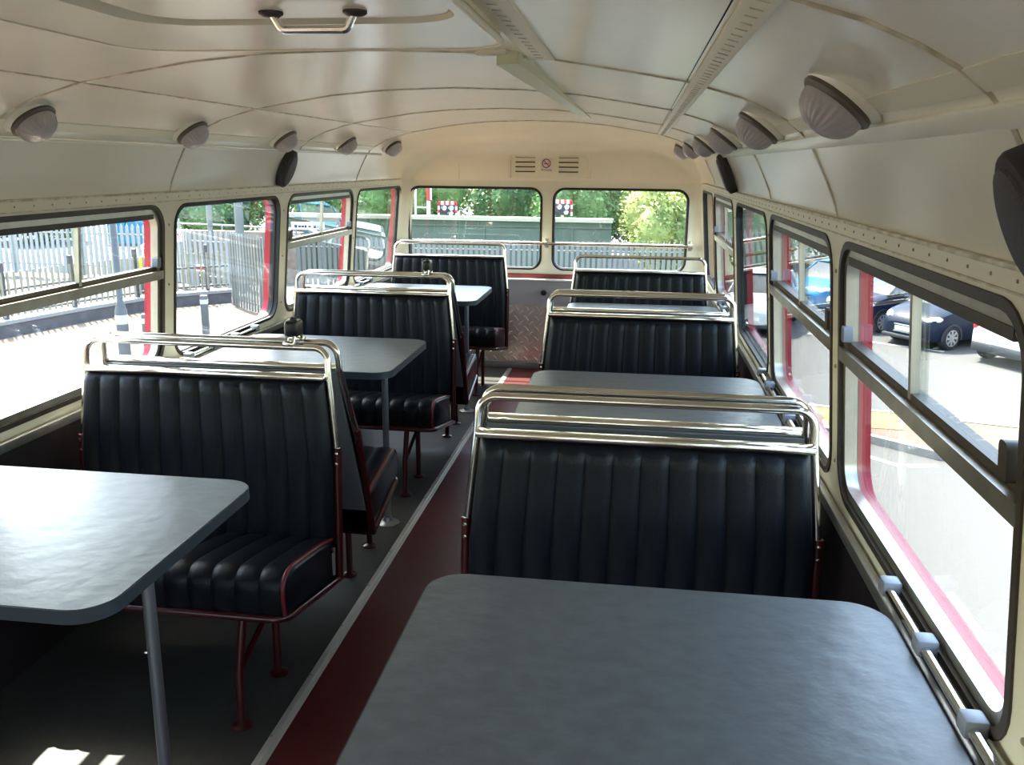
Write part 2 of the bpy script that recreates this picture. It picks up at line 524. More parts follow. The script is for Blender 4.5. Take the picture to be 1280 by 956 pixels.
# grab rail across the front windows
gr = empty('grab_rail', (XC, YF, 0.966))
tag(gr, 'long chrome grab rail across the two front windows', 'rail')
MB().tube([(-1.765 - XC, -0.055, 0.0), (0.405 - XC, -0.055, 0.0)], 0.0125, 12).build('rail', CHROME, gr)
for xx in (-1.765, -0.659, 0.405):
    m = MB()
    m.lathe([(0.020, 0.0), (0.020, 0.006), (0.010, 0.010), (0.010, 0.050)], 12, Matrix.Translation((xx - XC, 0.0, 0.0)) @ Matrix.Rotation(math.pi / 2, 4, 'X'))
    m.lathe([(0.018, -0.016), (0.018, 0.016)], 12, Matrix.Translation((xx - XC, -0.055, 0)) @ Matrix.Rotation(math.pi / 2, 4, 'Y'))
    m.box((xx - XC, -0.005, 0.0), (0.026, 0.008, 0.070), ch=0.003)
    m.build('bracket', ALU, gr)

# ---- ceiling: cove, shoulder and crown panels lofted along the deck, dome at the front
PROF = [(0.0, 1.42), (0.012, 1.46), (0.030, 1.50), (0.050, 1.54), (0.075, 1.585), (0.100, 1.615), (0.135, 1.642), (0.175, 1.664), (0.235, 1.690), (0.365, 1.727), (0.515, 1.752), (0.665, 1.775), (0.865, 1.793), (1.115, 1.800)]
FB = [0.0, 0.004, 0.008, 0.014, 0.022, 0.032, 0.048, 0.075, 0.12, 0.21, 0.31, 0.43, 0.60, 0.86]
CR = [0.085, 0.10, 0.13, 0.16, 0.20, 0.23, 0.26, 0.30, 0.34, 0.40, 0.42, 0.40, 0.24, 0.0]
HW0 = 1.115
def ccx(k, sg, off=0.0):
    return XC + sg * (HW0 - PROF[k][0] + off)
YD = 5.50
def uring(k, off=0.0, y0=YD):
    """plan ring of level k from the left side, round the front, to the right side"""
    h = HW0 - PROF[k][0] + off; yf = YF - FB[k] + off; r = min(CR[k], h * 0.98) if h > 0.01 else 0.0; z = PROF[k][1] + off
    pts = [(XC - h, y0, z)]
    if h < 0.01:
        return [(XC, y0 + (yf - y0) * i / 42.0 if i < 21 else yf - 0 * i, z) for i in range(0, 22)] + [(XC, yf - (yf - y0) * (i / 21.0), z) for i in range(1, 22)]
    for i in range(1, 5): pts.append((XC - h, y0 + (yf - r - y0) * i / 5.0, z))
    for i in range(0, 11): a = R(180 - 9 * i); pts.append((XC - h + r + r * math.cos(a), yf - r + r * math.sin(a), z))
    for i in range(1, 12): pts.append((XC - h + r + (2 * h - 2 * r) * i / 12.0, yf, z))
    for i in range(0, 11): a = R(90 - 9 * i); pts.append((XC + h - r + r * math.cos(a), yf - r + r * math.sin(a), z))
    for i in range(4, 0, -1): pts.append((XC + h, y0 + (yf - r - y0) * i / 5.0, z))
    pts.append((XC + h, y0, z))
    return pts
NR = len(uring(0))
def centre_ring(off=0.0, y0=YD):
    z = PROF[-1][1] + off; yf = YF - FB[-1] + off
    pts = []
    for i in range(NR):
        t = i / (NR - 1)
        y = y0 + (yf - y0) * min(1.0, 2.6 * min(t, 1 - t))
        pts.append((XC, y, z))
    return pts
def dome_rows(off, y0): return [uring(k, off, y0) for k in range(len(PROF) - 1)] + [centre_ring(off, y0)]
ceiling = MB().grid(dome_rows(0.008, YB - 0.02)).build('ceiling', DARKGAP, smooth=60, recalc=False)
tag(ceiling, 'cream painted panelled ceiling of the bus deck with coved sides', kind='structure')
MB().grid(dome_rows(0.0, YD + 0.003)).build('front_dome', CREAMD, ceiling, smooth=60, recalc=False)
BAYS = [YB, -1.25, -0.115, 1.035, 2.15, 3.205, 4.34, YD]
def strip(k0, k1, sg, ya, yb_):
    n = 5
    rows = []
    for k in range(k0, k1 + 1):
        a, z = PROF[k]
        e = 0.0012 if k == k0 else (-0.0012 if k == k1 else 0)
        rows.append([(XC + sg * (HW0 - a - e), ya + 0.0025 + (yb_ - ya - 0.005) * i / n, z) for i in range(n + 1)])
    return rows
for i in range(len(BAYS) - 1):
    ya, yb_ = BAYS[i], BAYS[i + 1]
    for sg in (-1, 1):
        MB().grid(strip(0, 4, sg, ya, yb_)).build('cove_panel', CREAM, ceiling, smooth=60)
        MB().grid(strip(4, 9, sg, ya, yb_)).build('shoulder_panel', CREAM, ceiling, smooth=60)
    rows = strip(9, 13, -1, ya, yb_)
    rows += list(reversed(strip(9, 13, 1, ya, yb_)))[1:]
    MB().grid(rows).build('crown_panel', CREAM, ceiling, smooth=60)
def profile_path(y, off=0.0):
    p = [(XC - (HW0 - a) + off * 0.8, y, z - off * 0.6) for a, z in PROF]
    p += [(XC + (HW0 - a) - off * 0.8, y, z - off * 0.6) for a, z in reversed(PROF[:-1])]
    return p
def flat_band(path_fn, ya, yb_, off):
    return [[(p[0], ya, p[2]), (p[0], yb_, p[2])] for p in path_fn(0, off)]
for y in BAYS[1:]:
    m = MB()
    m.tube(profile_path(y, 0.0005), 0.0042, 6)
    m.build('rib', CREAM_DIRTY, ceiling, smooth=60)
# right-hand and left-hand cornice rails where the cove meets the shoulder
for sg in (-1, 1):
    x = XC + sg * (HW0 - 0.082)
    rt = Matrix.Rotation(sg * R(-38), 3, 'Y')
    big = 0.030 if sg > 0 else 0.012
    MB().box((x - sg * 0.004, (YD + YB) / 2 + 0.15, 1.592), (0.012 if sg > 0 else 0.007, YD - YB + 0.3, big), rot=rt, ch=0.003).build('cornice_rail', CREAM, ceiling)
    x2 = XC + sg * (HW0 - 0.118)
    rt2 = Matrix.Rotation(sg * R(-52), 3, 'Y')
    MB().box((x2 - sg * 0.001, (YD + YB) / 2, 1.628), (0.003, YD - YB, 0.036), rot=rt2).build('cornice_band', CREAM2, ceiling, smooth=0)
MB().tube([(XC - (HW0 - 0.365), YB, 1.7265), (XC - (HW0 - 0.365), YD, 1.7265)], 0.0035, 6).build('seam_bead', CREAM_DIRTY, ceiling, smooth=60)
# riveted longitudinal cover strips on the crown
def cover_strip(xa, xb, ya, yb_, za, zb, nm='cover_strip'):
    c = ((xa + xb) / 2, (ya + yb_) / 2, (za + zb) / 2 - 0.005)
    ang = math.atan2(zb - za, xb - xa)
    o = MB().box(c, (xb - xa, yb_ - ya, 0.006), rot=Matrix.Rotation(-ang, 3, 'Y'), ch=0.002).build(nm, CREAM2, ceiling)
    mk = MB()
    y = max(ya, 0.5) + 0.03
    while y < yb_ - 0.02:
        mk.box((c[0], y, c[2] - 0.0035), (0.016, 0.003, 0.002), rot=Matrix.Rotation(-ang, 3, 'Y'))
        y += 0.052
    tag(mk.build('strip_dimples', CREAM_DIRTY, o, smooth=0), kind='stuff')
    return o
cover_strip(0.106, 0.146, YB, 5.3, 1.7250, 1.7145)
cover_strip(-0.262, -0.200, YB, 2.14, 1.7835, 1.7775)
# slim tapered metal cover hanging under the crown
m = MB()
rows = []
for t in range(0, 9):
    s = t / 8.0
    y = 2.06 + (4.80 - 2.06) * s
    xa = -0.325 + 0.036 * s; wd = 0.048 - 0.014 * s; dz = 0.026 - 0.017 * s
    z = 1.779 + 0.003 * s
    rows.append([(xa, y, z + 0.006), (xa, y, z - dz), (xa + wd, y, z - dz + 0.004), (xa + wd, y, z + 0.006)])
m.grid(rows)
m.add([rows[0][0], rows[0][1], rows[0][2], rows[0][3]], [(0, 1, 2, 3)])
m.add([rows[-1][0], rows[-1][1], rows[-1][2], rows[-1][3]], [(3, 2, 1, 0)])
m.build('tapered_cover', mat('pale_green_cream', (214, 214, 176), 0.4), ceiling, smooth=0)
MB().box((-0.335, 2.052, 1.780), (0.07, 0.045, 0.012), rot=Matrix.Rotation(R(-4), 3, 'Y'), ch=0.004).build('cover_end', CREAM2, ceiling)

# ---- roof hatch with handle
hz = 1.757
hatch = empty('roof_hatch', (-0.66, 1.0, hz))
tag(hatch, 'cream roof hatch with raised surround and chrome pull handle', 'hatch')
def PH(s, t, w): return (s + 0.66, t - 1.0, w)
MB().ring(roundrect(-1.035, -0.262, -0.30, 1.800, 0.10, 8), roundrect(-0.830, -0.285, -0.20, 1.485, 0.10, 8), 0.0, 0.034, PH).build('surround', CREAM, hatch)
MB().tube([PH(a, b, 0.003) for a, b in roundrect(-1.035, -0.262, -0.30, 1.800, 0.10, 8)], 0.0065, 6, closed=True).build('lip', CREAM2, hatch, smooth=60)
MB().plate(roundrect(-0.850, -0.275, -0.22, 1.505, 0.09, 6), 0.024, 0.030, PH).build('gap_shadow_plate', DARKGAP, hatch)  # dark plate, paints the shadow in the gap round the door
MB().plate(roundrect(-0.792, -0.292, -0.18, 1.462, 0.08, 6), 0.006, 0.020, PH).build('door', CREAM, hatch)
hp = fillet([PH(-0.575, 1.395, 0.006), PH(-0.560, 1.400, -0.020), PH(-0.455, 1.400, -0.020), PH(-0.440, 1.395, 0.006)], 0.012)
hd = MB().tube(hp, 0.0065, 10).build('handle', CHROME, hatch)
for s in (-0.575, -0.440):
    MB().lathe([(0.019, 0.006), (0.019, 0.002), (0.012, -0.002), (0.0, -0.003)], 12, Matrix.Translation(PH(s, 1.395, 0.0))).build('foot', BROWNTRIM, hd)

# ---- round ribbed lamps along both shoulders
def make_lamp():
    o = empty('ceiling_lamp')
    MB().lathe([(0.090, 0.0), (0.090, 0.010), (0.080, 0.022), (0.074, 0.026), (0.0, 0.026)], 28).build('base', CREAM, o)
    MB().lathe([(0.077, 0.022), (0.079, 0.032), (0.073, 0.039), (0.066, 0.040), (0.0, 0.040)], 28).build('ring', LAMPRING, o)
    rows = []
    n = 96
    for i in range(0, 11):
        a = R(90 * i / 10.0)
        row = []
        for k in range(n):
            t = 2 * math.pi * k / n
            rr = 0.068 * math.cos(a) * (1 + 0.045 * math.sin(2 * a) * math.cos(24 * t))
            row.append((rr * math.cos(t), rr * math.sin(t), 0.038 + 0.058 * math.sin(a)))
        rows.append(row)
    MB().grid(rows, close=True).build('dome', LAMPGLASS, o, smooth=60)
    return o
lamp0 = make_lamp()
lamps = []
for sg, ys in ((-1, [2.24, 3.107, 3.976, 4.86, 5.75]), (1, [1.50, 2.44, 3.40, 4.36, 5.32, 6.12])):
    for i, y in enumerate(ys):
        lamps.append((sg, y, i))
ordin = ['nearest', 'second', 'third', 'fourth', 'fifth', 'farthest']
first = True
for sg, y, i in lamps:
    o = lamp0 if first else copy_tree(lamp0)
    first = False
    nrm = Vector((-sg * 0.60, 0, -0.80)).normalized()
    if y > 5.6: nrm = Vector((-sg * 0.62, -0.22, -0.75)).normalized()
    o.rotation_euler = nrm.to_track_quat('Z', 'Y').to_euler()
    x = XC + sg * (HW0 - 0.150 - (0.02 if y > 5.6 else 0)); z = 1.652
    o.location = Vector((x, y, z)) - nrm * 0.004
    o.scale = (0.80, 0.80, 0.80)
    side = 'left' if sg < 0 else 'right'
    w = ordin[i] if not (sg < 0 and i == 4) else 'farthest'
    tag(o, '%s round ribbed glass lamp in the %s ceiling row' % (w, side), 'lamp', 'round ribbed glass ceiling lamps')

# ---- black loudspeakers on the coves
def make_speaker():
    o = empty('loudspeaker')
    def oval(rx, ry, n=28): return [(rx * math.cos(2 * math.pi * k / n), ry * math.sin(2 * math.pi * k / n)) for k in range(n)]
    m = MB()
    rows = []
    for z, s in ((0.0, 1.0), (0.030, 1.0), (0.038, 0.95), (0.041, 0.88)):
        rows.append([(x * s, y * s, z) for x, y in oval(0.100, 0.062)])
    m.grid(rows, close=True)
    m.add([(x * 0.88, y * 0.88, 0.041) for x, y in oval(0.100, 0.062)], [tuple(range(28))])
    m.build('case', SPEAKER, o)
    m = MB()
    rows = []
    for z, s in ((0.040, 0.82), (0.046, 0.80), (0.049, 0.70), (0.050, 0.3)):
        rows.append([(x * s, y * s, z) for x, y in oval(0.100, 0.062)])
    m.grid(rows, close=True)
    m.add([(x * 0.3, y * 0.3, 0.050) for x, y in oval(0.100, 0.062)], [tuple(range(28))])
    m.build('grille', GRILLE, o)
    for s in (-1, 1):
        MB().lathe([(0.007, 0.0), (0.007, 0.016), (0.0, 0.018)], 10, Matrix.Translation((0.03, s * 0.062, 0.012))).build('fixing_screw', SPEAKER, o)
    return o
sp0 = make_speaker()
for i, (sg, y, sc, lb) in enumerate(((-1, 4.235, 0.95, 'black oval loudspeaker on the left cove above the windows'),
                                     (1, 4.27, 0.95, 'black oval loudspeaker on the right cove near the far lamps'),
                                     (1, 0.985, 0.80, 'large dark loudspeaker at the right edge of the view'))):
    o = sp0 if i == 0 else copy_tree(sp0)
    nrm = Vector((-sg * 0.92, 0, -0.40)).normalized()
    tz = Vector((-sg * 0.40, 0, 0.92)) * (1)
    ax = tz - nrm * tz.dot(nrm); ax.normalize()
    ay = nrm.cross(ax)
    Mx = Matrix(((ax.x, ay.x, nrm.x), (ax.y, ay.y, nrm.y), (ax.z, ay.z, nrm.z)))
    o.rotation_euler = Mx.to_euler()
    o.scale = (sc, sc, sc)
    o.location = (XC + sg * (HW0 - 0.042), y, 1.515 if i < 2 else 1.492)
    tag(o, lb, 'loudspeaker', 'black loudspeakers')

# ---- louvred vent panel and no-smoking sticker on the front wall
vent = empty('louvre_vent', (-0.65, YF - 0.012, 1.44))
tag(vent, 'cream louvred vent panel above the front windows', 'vent')
def PV(s, t, w): return (s + 0.65, -w, t - 1.44)
arch = [(-0.945, 1.445)] + [(-0.945 + 0.07 - 0.07 * math.cos(R(a)), 1.565 + 0.068 * math.sin(R(a))) for a in range(0, 91, 15)] + [(-0.355 - 0.07 + 0.07 * math.sin(R(a)), 1.565 + 0.068 * math.cos(R(a))) for a in range(0, 91, 15)] + [(-0.355, 1.445)]
MB().plate(arch, -0.010, 0.010, PV).build('panel', CREAMD, vent)
MB().tube([PV(s, t, 0.010) for s, t in arch], 0.010, 8).build('rim', CREAMD, vent, smooth=60)
for xa, xb in ((-0.902, -0.755), (-0.580, -0.435)):
    for k in range(4):
        z = 1.592 - k * 0.034
        MB().box((( xa + xb) / 2 + 0.65, -0.0105, z - 1.44), (xb - xa, 0.004, 0.008)).build('slot', DARKGAP, vent, smooth=0)
        rows = [[(x + 0.65, -0.010 - 0.010 * math.sin(R(a)), z - 1.44 + 0.006 + 0.010 * math.cos(R(a)) - 0.001) for x in (xa - 0.002, xb + 0.002)] for a in range(0, 100, 15)]
        MB().grid(rows).build('louvre', CREAMD, vent, recalc=False)
stk = empty('no_smoking_sticker', (-0.672, YF - 0.0245, 1.540))
tag(stk, 'small square no smoking sticker between the louvres', 'sticker')
MB().box((0, 0, 0.0), (0.085, 0.001, 0.096)).build('backing', STICKER, stk, smooth=0)
def circ(r, n=28, a0=0): return [(r * math.cos(2 * math.pi * k / n + a0), r * math.sin(2 * math.pi * k / n + a0)) for k in range(n)]
def PS(s, t, w): return (s, -0.001 - w, t + 0.010)
m = MB().ring(circ(0.033), circ(0.026), 0.0, 0.0012, PS)
m.plate([(-0.021, 0.018), (-0.017, 0.022), (0.021, -0.016), (0.017, -0.020)], 0.0, 0.0010, PS)
m.build('prohibition_ring', STICKRED, stk, smooth=0)
m = MB()
m.plate([(-0.018, -0.006), (0.012, -0.006), (0.012, 0.0), (-0.018, 0.0)], 0.0, 0.0006, PS)
m.plate([(0.014, -0.006), (0.018, -0.006), (0.018, 0.0), (0.014, 0.0)], 0.0, 0.0006, PS)
m.plate([(0.013, 0.003), (0.016, 0.003), (0.018, 0.012), (0.014, 0.012)], 0.0, 0.0006, PS)
m.build('cigarette', STICKDARK, stk, smooth=0)
tx = bpy.data.curves.new('lettering', 'FONT')
tx.body = 'No smoking'; tx.size = 0.0165; tx.align_x = 'CENTER'; tx.extrude = 0.0003
txo = bpy.data.objects.new('lettering', tx); COL.objects.link(txo)
dg = bpy.context.evaluated_depsgraph_get()
tme = bpy.data.meshes.new_from_object(txo.evaluated_get(dg)); bpy.data.objects.remove(txo)
tme.materials.clear(); tme.materials.append(STICKDARK)
txo = bpy.data.objects.new('lettering', tme); COL.objects.link(txo); txo.parent = stk
txo.location = (0, -0.0012, -0.041); txo.rotation_euler = (math.pi / 2, 0, 0)

# ------------------------------------------------------------------ bench seats
SEATW = 0.82
NF = 12
def edge_round(d, r):
    t = max(0.0, min(1.0, d / r))
    return math.sqrt(max(0.0, 1 - (1 - t) ** 2))

def make_seat(aisle, lean, twin):
    """bench seat facing -y; the strip on top of the backrest is at y = 0"""
    s = empty('bench_seat')
    def yb(z): return -lean * (0.90 - z)
    def hw(z): return 0.405 + 0.095 * (0.90 - max(z, 0.62))
    # fluted backrest
    zs_ = [0.352, 0.356, 0.366, 0.385, 0.43, 0.52, 0.62, 0.72, 0.80, 0.84, 0.862, 0.876, 0.884, 0.888, 0.890]
    us = []
    per = 8
    for i in range(NF):
        for k in range(per):
            us.append((i + k / per) / NF)
    us.append(1.0)
    ext = sorted(set(us + [0.002, 0.006, 0.012, 0.022, 0.035, 0.965, 0.978, 0.988, 0.994, 0.998]))
    rows = []
    for z in zs_:
        row = []
        h = hw(z) - 0.012
        for u in ext:
            x = -h + 2 * h * u
            e = edge_round(min(u, 1 - u) * 2 * h, 0.030) * edge_round(0.892 - z, 0.030) * edge_round(z - 0.350, 0.02)
            f = (u * NF) % 1.0
            bul = 0.010 * (1 - abs(2 * f - 1) ** 3.5) * edge_round(0.892 - z, 0.05)
            row.append((x, yb(z) + 0.004 - (0.046 + bul) * e, z))
        rows.append(row)
    MB().grid(rows).build('backrest', LEATHER, s, smooth=50)
    # board behind the backrest
    m = MB()
    h0, h1 = hw(0.35) - 0.012, hw(0.89) - 0.012
    m.add([(-h0, yb(0.35) + 0.003, 0.35), (h0, yb(0.35) + 0.003, 0.35), (h1, yb(0.89) + 0.003, 0.89), (-h1, yb(0.89) + 0.003, 0.89),
           (-h0, yb(0.35) + 0.020, 0.35), (h0, yb(0.35) + 0.020, 0.35), (h1, yb(0.89) + 0.020, 0.89), (-h1, yb(0.89) + 0.020, 0.89)],
          [(0, 1, 2, 3), (7, 6, 5, 4), (0, 4, 5, 1), (1, 5, 6, 2), (2, 6, 7, 3), (3, 7, 4, 0)])
    m.build('back_board', BACKBOARD, s, smooth=0)
    MB().tube([(-h0, yb(0.36) - 0.030, 0.350), (h0, yb(0.36) - 0.030, 0.350)], 0.007, 6).build('back_piping', PIPING, s)
    # chrome strip along the top of the backrest
    m = MB()
    m.box((0, -0.016, 0.899), (2 * 0.402, 0.040, 0.018), ch=0.006)
    m.build('top_strip', CHROME, s)
    # grab rail loop
    hA, hB = hw(0.66), hw(0.93)
    path = fillet([(-hA, yb(0.66), 0.645), (-hB, 0.004, 0.90), (-hB + 0.004, 0.012, 0.985), (hB - 0.004, 0.012, 0.985), (hB, 0.004, 0.90), (hA, yb(0.66), 0.645)], 0.066, 8)
    MB().tube(path, 0.0105, 10).build('grab_rail', CHROME, s, smooth=60)
    # red posts with two screws each
    yr, zr = yb(0.25), 0.245
    for sx in (-1, 1):
        p = MB().tube([(sx * hA, yb(0.68), 0.675), (sx * hA, yb(0.62), 0.62), (sx * hA, yr, zr)], 0.0135, 8).build('post', REDPAINT, s, smooth=60)
        for z in (0.660, 0.628):
            MB().lathe([(0.006, -0.004), (0.006, 0.0), (0.005, 0.003), (0.0, 0.004)], 8, Matrix.Translation((sx * hA, yb(z) - 0.013, z)) @ Matrix.Rotation(math.pi / 2, 4, 'X')).build('screw', CHROME, p)
    # cushion, fluted front to back and over the front edge
    y0 = yb(0.38) - 0.025
    yfr = y0 - 0.395
    path = [(y0, 0.385), (y0 - 0.10, 0.410), (y0 - 0.22, 0.432), (y0 - 0.31, 0.447)]
    for a in range(0, 100, 12):
        path.append((yfr + 0.050 - 0.050 * math.sin(R(a)), 0.400 + 0.050 * math.cos(R(a))))
    path += [(yfr + 0.002, 0.365), (yfr + 0.008, 0.330)]
    hx = 0.412
    rows = []
    for i, (y, z) in enumerate(path):
        a = path[max(i - 1, 0)]; b = path[min(i + 1, len(path) - 1)]
        d = Vector((b[0] - a[0], b[1] - a[1])).normalized()
        nrm = Vector((d.y, -d.x))
        if nrm.x > 0 and nrm.y <= 0: nrm = -nrm
        if nrm.y < -0.2 or (abs(nrm.y) < 0.2 and nrm.x > 0): nrm = -nrm
        row = []
        for u in us:
            f = (u * NF) % 1.0
            x = -hx + 2 * hx * u
            bl = 0.008 * (1 - abs(2 * f - 1) ** 3.0)
            row.append((x, y + nrm.x * bl, z + nrm.y * bl))
        rows.append(row)
    cu = MB().grid(rows)
    side = [(y, z) for y, z in path] + [(y0, 0.250)]
    for sx in (-1, 1):
        n = len(side)
        bulge = [(sx * hx, y, z) for y, z in side]
        cy = sum(y for y, z in side) / n; cz = sum(z for y, z in side) / n
        inner = [(sx * (hx + 0.012), y + (cy - y) * 0.18, z + (cz - z) * 0.22) for y, z in side]
        cu.add(bulge + inner, [(i, (i + 1) % n, (i + 1) % n + n, i + n) for i in range(n)] + [tuple(range(n, 2 * n))])
    cu.add([(-hx, y0, 0.250), (hx, y0, 0.250), (hx, yfr + 0.008, 0.330), (-hx, yfr + 0.008, 0.330)], [(0, 1, 2, 3)])
    cu = cu.build('cushion', LEATHER, s, smooth=50)
    for sx in (-1, 1):
        MB().tube([(sx * (hx + 0.001), y, z) for y, z in path], 0.0062, 6).build('piping', PIPING, cu, smooth=60)
    # red tube frame under the cushion
    loop = fillet([(-hA, yr, zr), (-hx - 0.006, yfr - 0.002, 0.322), (hx + 0.006, yfr - 0.002, 0.322), (hA, yr, zr)], 0.045, 6)
    m = MB().tube(loop, 0.0115, 8)
    m.tube([(-hA, yr, zr), (hA, yr, zr)], 0.0105, 8)
    m.build('seat_frame', REDPAINT, s, smooth=60)
    # two legs with stretcher on the gangway side, wall cleat on the other
    lx = aisle * 0.285
    yA, yB = y0 - 0.43, y0 - 0.165
    MB().tube([(lx, yA + 0.055, 0.318), (lx, yA + 0.012, 0.17), (lx, yA, 0.004)], 0.0125, 8).build('leg', REDPAINT, s, smooth=60)
    MB().tube([(lx, yB, 0.285), (lx, yB, 0.004)], 0.0125, 8).build('leg', REDPAINT, s)
    MB().tube([(lx, yA + 0.012, 0.165), (lx, yB, 0.262)], 0.009, 8).build('stretcher', REDPAINT, s)
    for y in (yA, yB):
        MB().lathe([(0.030, 0.0), (0.030, 0.005), (0.016, 0.012), (0.0, 0.013)], 12, Matrix.Translation((lx, y + 0.006, 0))).build('foot', REDPAINT, s)
    MB().box((-aisle * 0.405, yB, 0.27), (0.02, 0.06, 0.10), ch=0.004).build('wall_cleat', REDPAINT, s)
    return s

# (gangway side in the seat's own frame, lean) -> prototypes
GRP = 'black fluted bench seats'
LX, RXc = -1.728 + SEATW / 2, -0.373 + SEATW / 2
protoLN = make_seat(1, 0.06, False)
protoLF = make_seat(-1, 0.34, True)
protoRN = make_seat(-1, 0.06, False)
protoRF = make_seat(1, 0.34, True)
used = set()
def put(proto, x, y, rz, label):
    if proto.name in used: o = copy_tree(proto)
    else: o = proto; used.add(proto.name)
    o.location = (x, y, 0.0)
    o.rotation_euler = (0, 0, rz)
    return tag(o, label, 'bench seat', GRP)
GAP = 0.108
YL = [2.520, 4.318, 6.225]
YR = [2.045, 3.838, 5.535]
put(protoLN, LX, YL[0], 0, 'nearest left black fluted bench seat facing the camera')
put(protoLF, LX, YL[0] + GAP, math.pi, 'left black bench seat back to back behind the nearest left seat')
put(protoLN, LX, YL[1], 0, 'middle left black fluted bench seat facing the camera')
put(protoLF, LX, YL[1] + GAP, math.pi, 'left black bench seat back to back behind the middle left seat')
put(protoLN, LX, YL[2], 0, 'farthest left black fluted bench seat under the front window')
put(protoRN, RXc, YR[0], 0, 'nearest right black fluted bench seat facing the camera')
put(protoRF, RXc, YR[0] + GAP, math.pi, 'right black bench seat back to back behind the nearest right seat')
put(protoRN, RXc, YR[1], 0, 'middle right black fluted bench seat facing the camera')
put(protoRF, RXc, YR[1] + GAP, math.pi, 'right black bench seat back to back behind the middle right seat')
put(protoRN, RXc, YR[2], 0, 'farthest right black fluted bench seat nearest the front window')

# ------------------------------------------------------------------ tables
def make_table(aisle, wid):
    t = empty('table')
    h, d = wid / 2, 0.340
    def PT(s, q, w): return (s, q, w)
    rr = roundrect(-h, h, -d, d, 0.075, 8)
    ri = roundrect(-h + 0.003, h - 0.003, -d + 0.003, d - 0.003, 0.072, 8)
    MB().plate(ri, 0.735, 0.761, PT).build('table_top', TABLETOP, t)
    MB().ring(rr, ri, 0.733, 0.7595, PT).build('edge_band', TABLEEDGE, t)
    lx = aisle * (h - 0.115)
    lg = MB().tube([(lx, 0, 0.004), (lx, 0, 0.735)], 0.0140, 12).build('leg', SILVER, t)
    MB().lathe([(0.050, 0.0), (0.050, 0.005), (0.022, 0.014), (0.018, 0.030)], 16, Matrix.Translation((lx, 0, 0))).build('foot', SILVER, lg)
    MB().box((lx, 0, 0.728), (0.10, 0.10, 0.010), ch=0.003).build('top_plate', SILVER, t)
    # chrome wall rail with grey clips that holds the wall end of the table
    wx = -aisle * (h + 0.018)
    rl = MB().tube([(wx, -0.36, 0.772), (wx, d + 0.045, 0.772)], 0.0095, 10).build('wall_rail', CHROME, t)
    for y in (d + 0.045, 0.175, -0.04, -0.25):
        MB().box((wx - aisle * 0.004, y, 0.775), (0.034, 0.036, 0.030), ch=0.005).build('clip', GREYPL, rl)
    return t
tl = make_table(1, 0.830)
tr = make_table(-1, 0.846)
def put_table(proto, x, y, label):
    o = proto if proto.name not in used else copy_tree(proto)
    used.add(proto.name)
    o.location = (x, y, 0)
    return tag(o, label, 'table', 'grey dining tables')
put_table(tl, -1.322, 1.630, 'nearest left grey table cut off by the left edge')
put_table(tl, -1.322, 3.497, 'middle left grey table behind the nearest left seats')
put_table(tl, -1.322, 5.340, 'farthest left grey table before the front seat')
put_table(tr, 0.058, 1.210, 'nearest right grey table filling the bottom foreground')
put_table(tr, 0.058, 2.990, 'middle right grey table behind the nearest right seat')
put_table(tr, 0.058, 4.760, 'farthest right grey table behind the middle right seats')

# ------------------------------------------------------------------ black bell pushes clamped over the seat rails
def make_bell():
    b = empty('bell_push')
    rows = []
    def rr(s, z, oy=0.0): return [(x, y + oy, z) for x, y in roundrect(-0.021 * s, 0.021 * s, -0.034 * s, 0.034 * s, 0.012 * s, 4)]
    m = MB()
    rows = [rr(0.94, 0.020), rr(1.0, 0.024), rr(1.0, 0.056), rr(0.96, 0.062), rr(0.80, 0.067), rr(0.30, 0.068)]
    m.grid(rows, close=True)
    m.add(rows[0], [tuple(reversed(range(len(rows[0]))))]); m.add(rows[-1], [tuple(range(len(rows[-1])))])
    m.build('housing', BLACKPL, b)
    MB().lathe([(0.011, 0.064), (0.011, 0.074), (0.007, 0.077), (0.0, 0.078)], 14).build('button', BLACKPL, b)
    for y in (-0.042, 0.042):
        m = MB()
        for x in (-0.011, 0.011):
            m.tube([(x, y * 0.62, 0.024), (x, y, 0.0)], 0.0055, 8)
        m.box((0, y, 0.0), (0.036, 0.024, 0.016), ch=0.004)
        m.build('clamp', CHROME, b)
    return b
bell = make_bell()
for i, (x, y, lb) in enumerate(((-1.040, YL[0] + GAP / 2, 'black bell push clamped on the nearest left seat rails'),
                                (-1.040, YL[1] + GAP / 2, 'black bell push clamped on the middle left seat rails'))):
    o = bell if i == 0 else copy_tree(bell)
    o.location = (x, y, 0.994)
    tag(o, lb, 'bell push', 'black bell pushes')

# ================================================================== outside
G = -2.3
ASPHALT = mat('asphalt', (68, 67, 65), 0.85, var=0.16, vscale=30)
PAVING = mat('tan_block_paving', (86, 74, 60), 0.85, var=0.14, vscale=14)
PINKPAVE = mat('pink_paving', (82, 66, 53), 0.85, var=0.12, vscale=20)
YELPAVE = mat('yellow_tactile', (104, 88, 44), 0.8, var=0.12, vscale=12)
KERB = mat('kerb_stone', (120, 117, 112), 0.8, var=0.1, vscale=10)
WHITELINE = mat('road_white', (176, 172, 158), 0.8)
STONE = mat('dark_stone', (88, 81, 83), 0.85, var=0.35, vscale=3)
COPING = mat('pale_coping', (132, 128, 126), 0.8, var=0.1, vscale=5)
GALV = mat('galvanised_steel', (112, 112, 108), 0.5, metal=0.2, var=0.12, vscale=2)
WHITEFENCE = mat('white_fence_paint', (142, 140, 136), 0.6)
IRON = mat('dark_railing_iron', (70, 66, 68), 0.6)
POSTGREY = mat('grey_post_paint', (76, 79, 82), 0.5)
GREENWALL = mat('green_grey_steel', (78, 90, 74), 0.6, var=0.2, vscale=1.5)
GREENCAP = mat('pale_rail_cap', (160, 154, 132), 0.7)
BLUE = mat('blue_cladding', (48, 122, 152), 0.5)
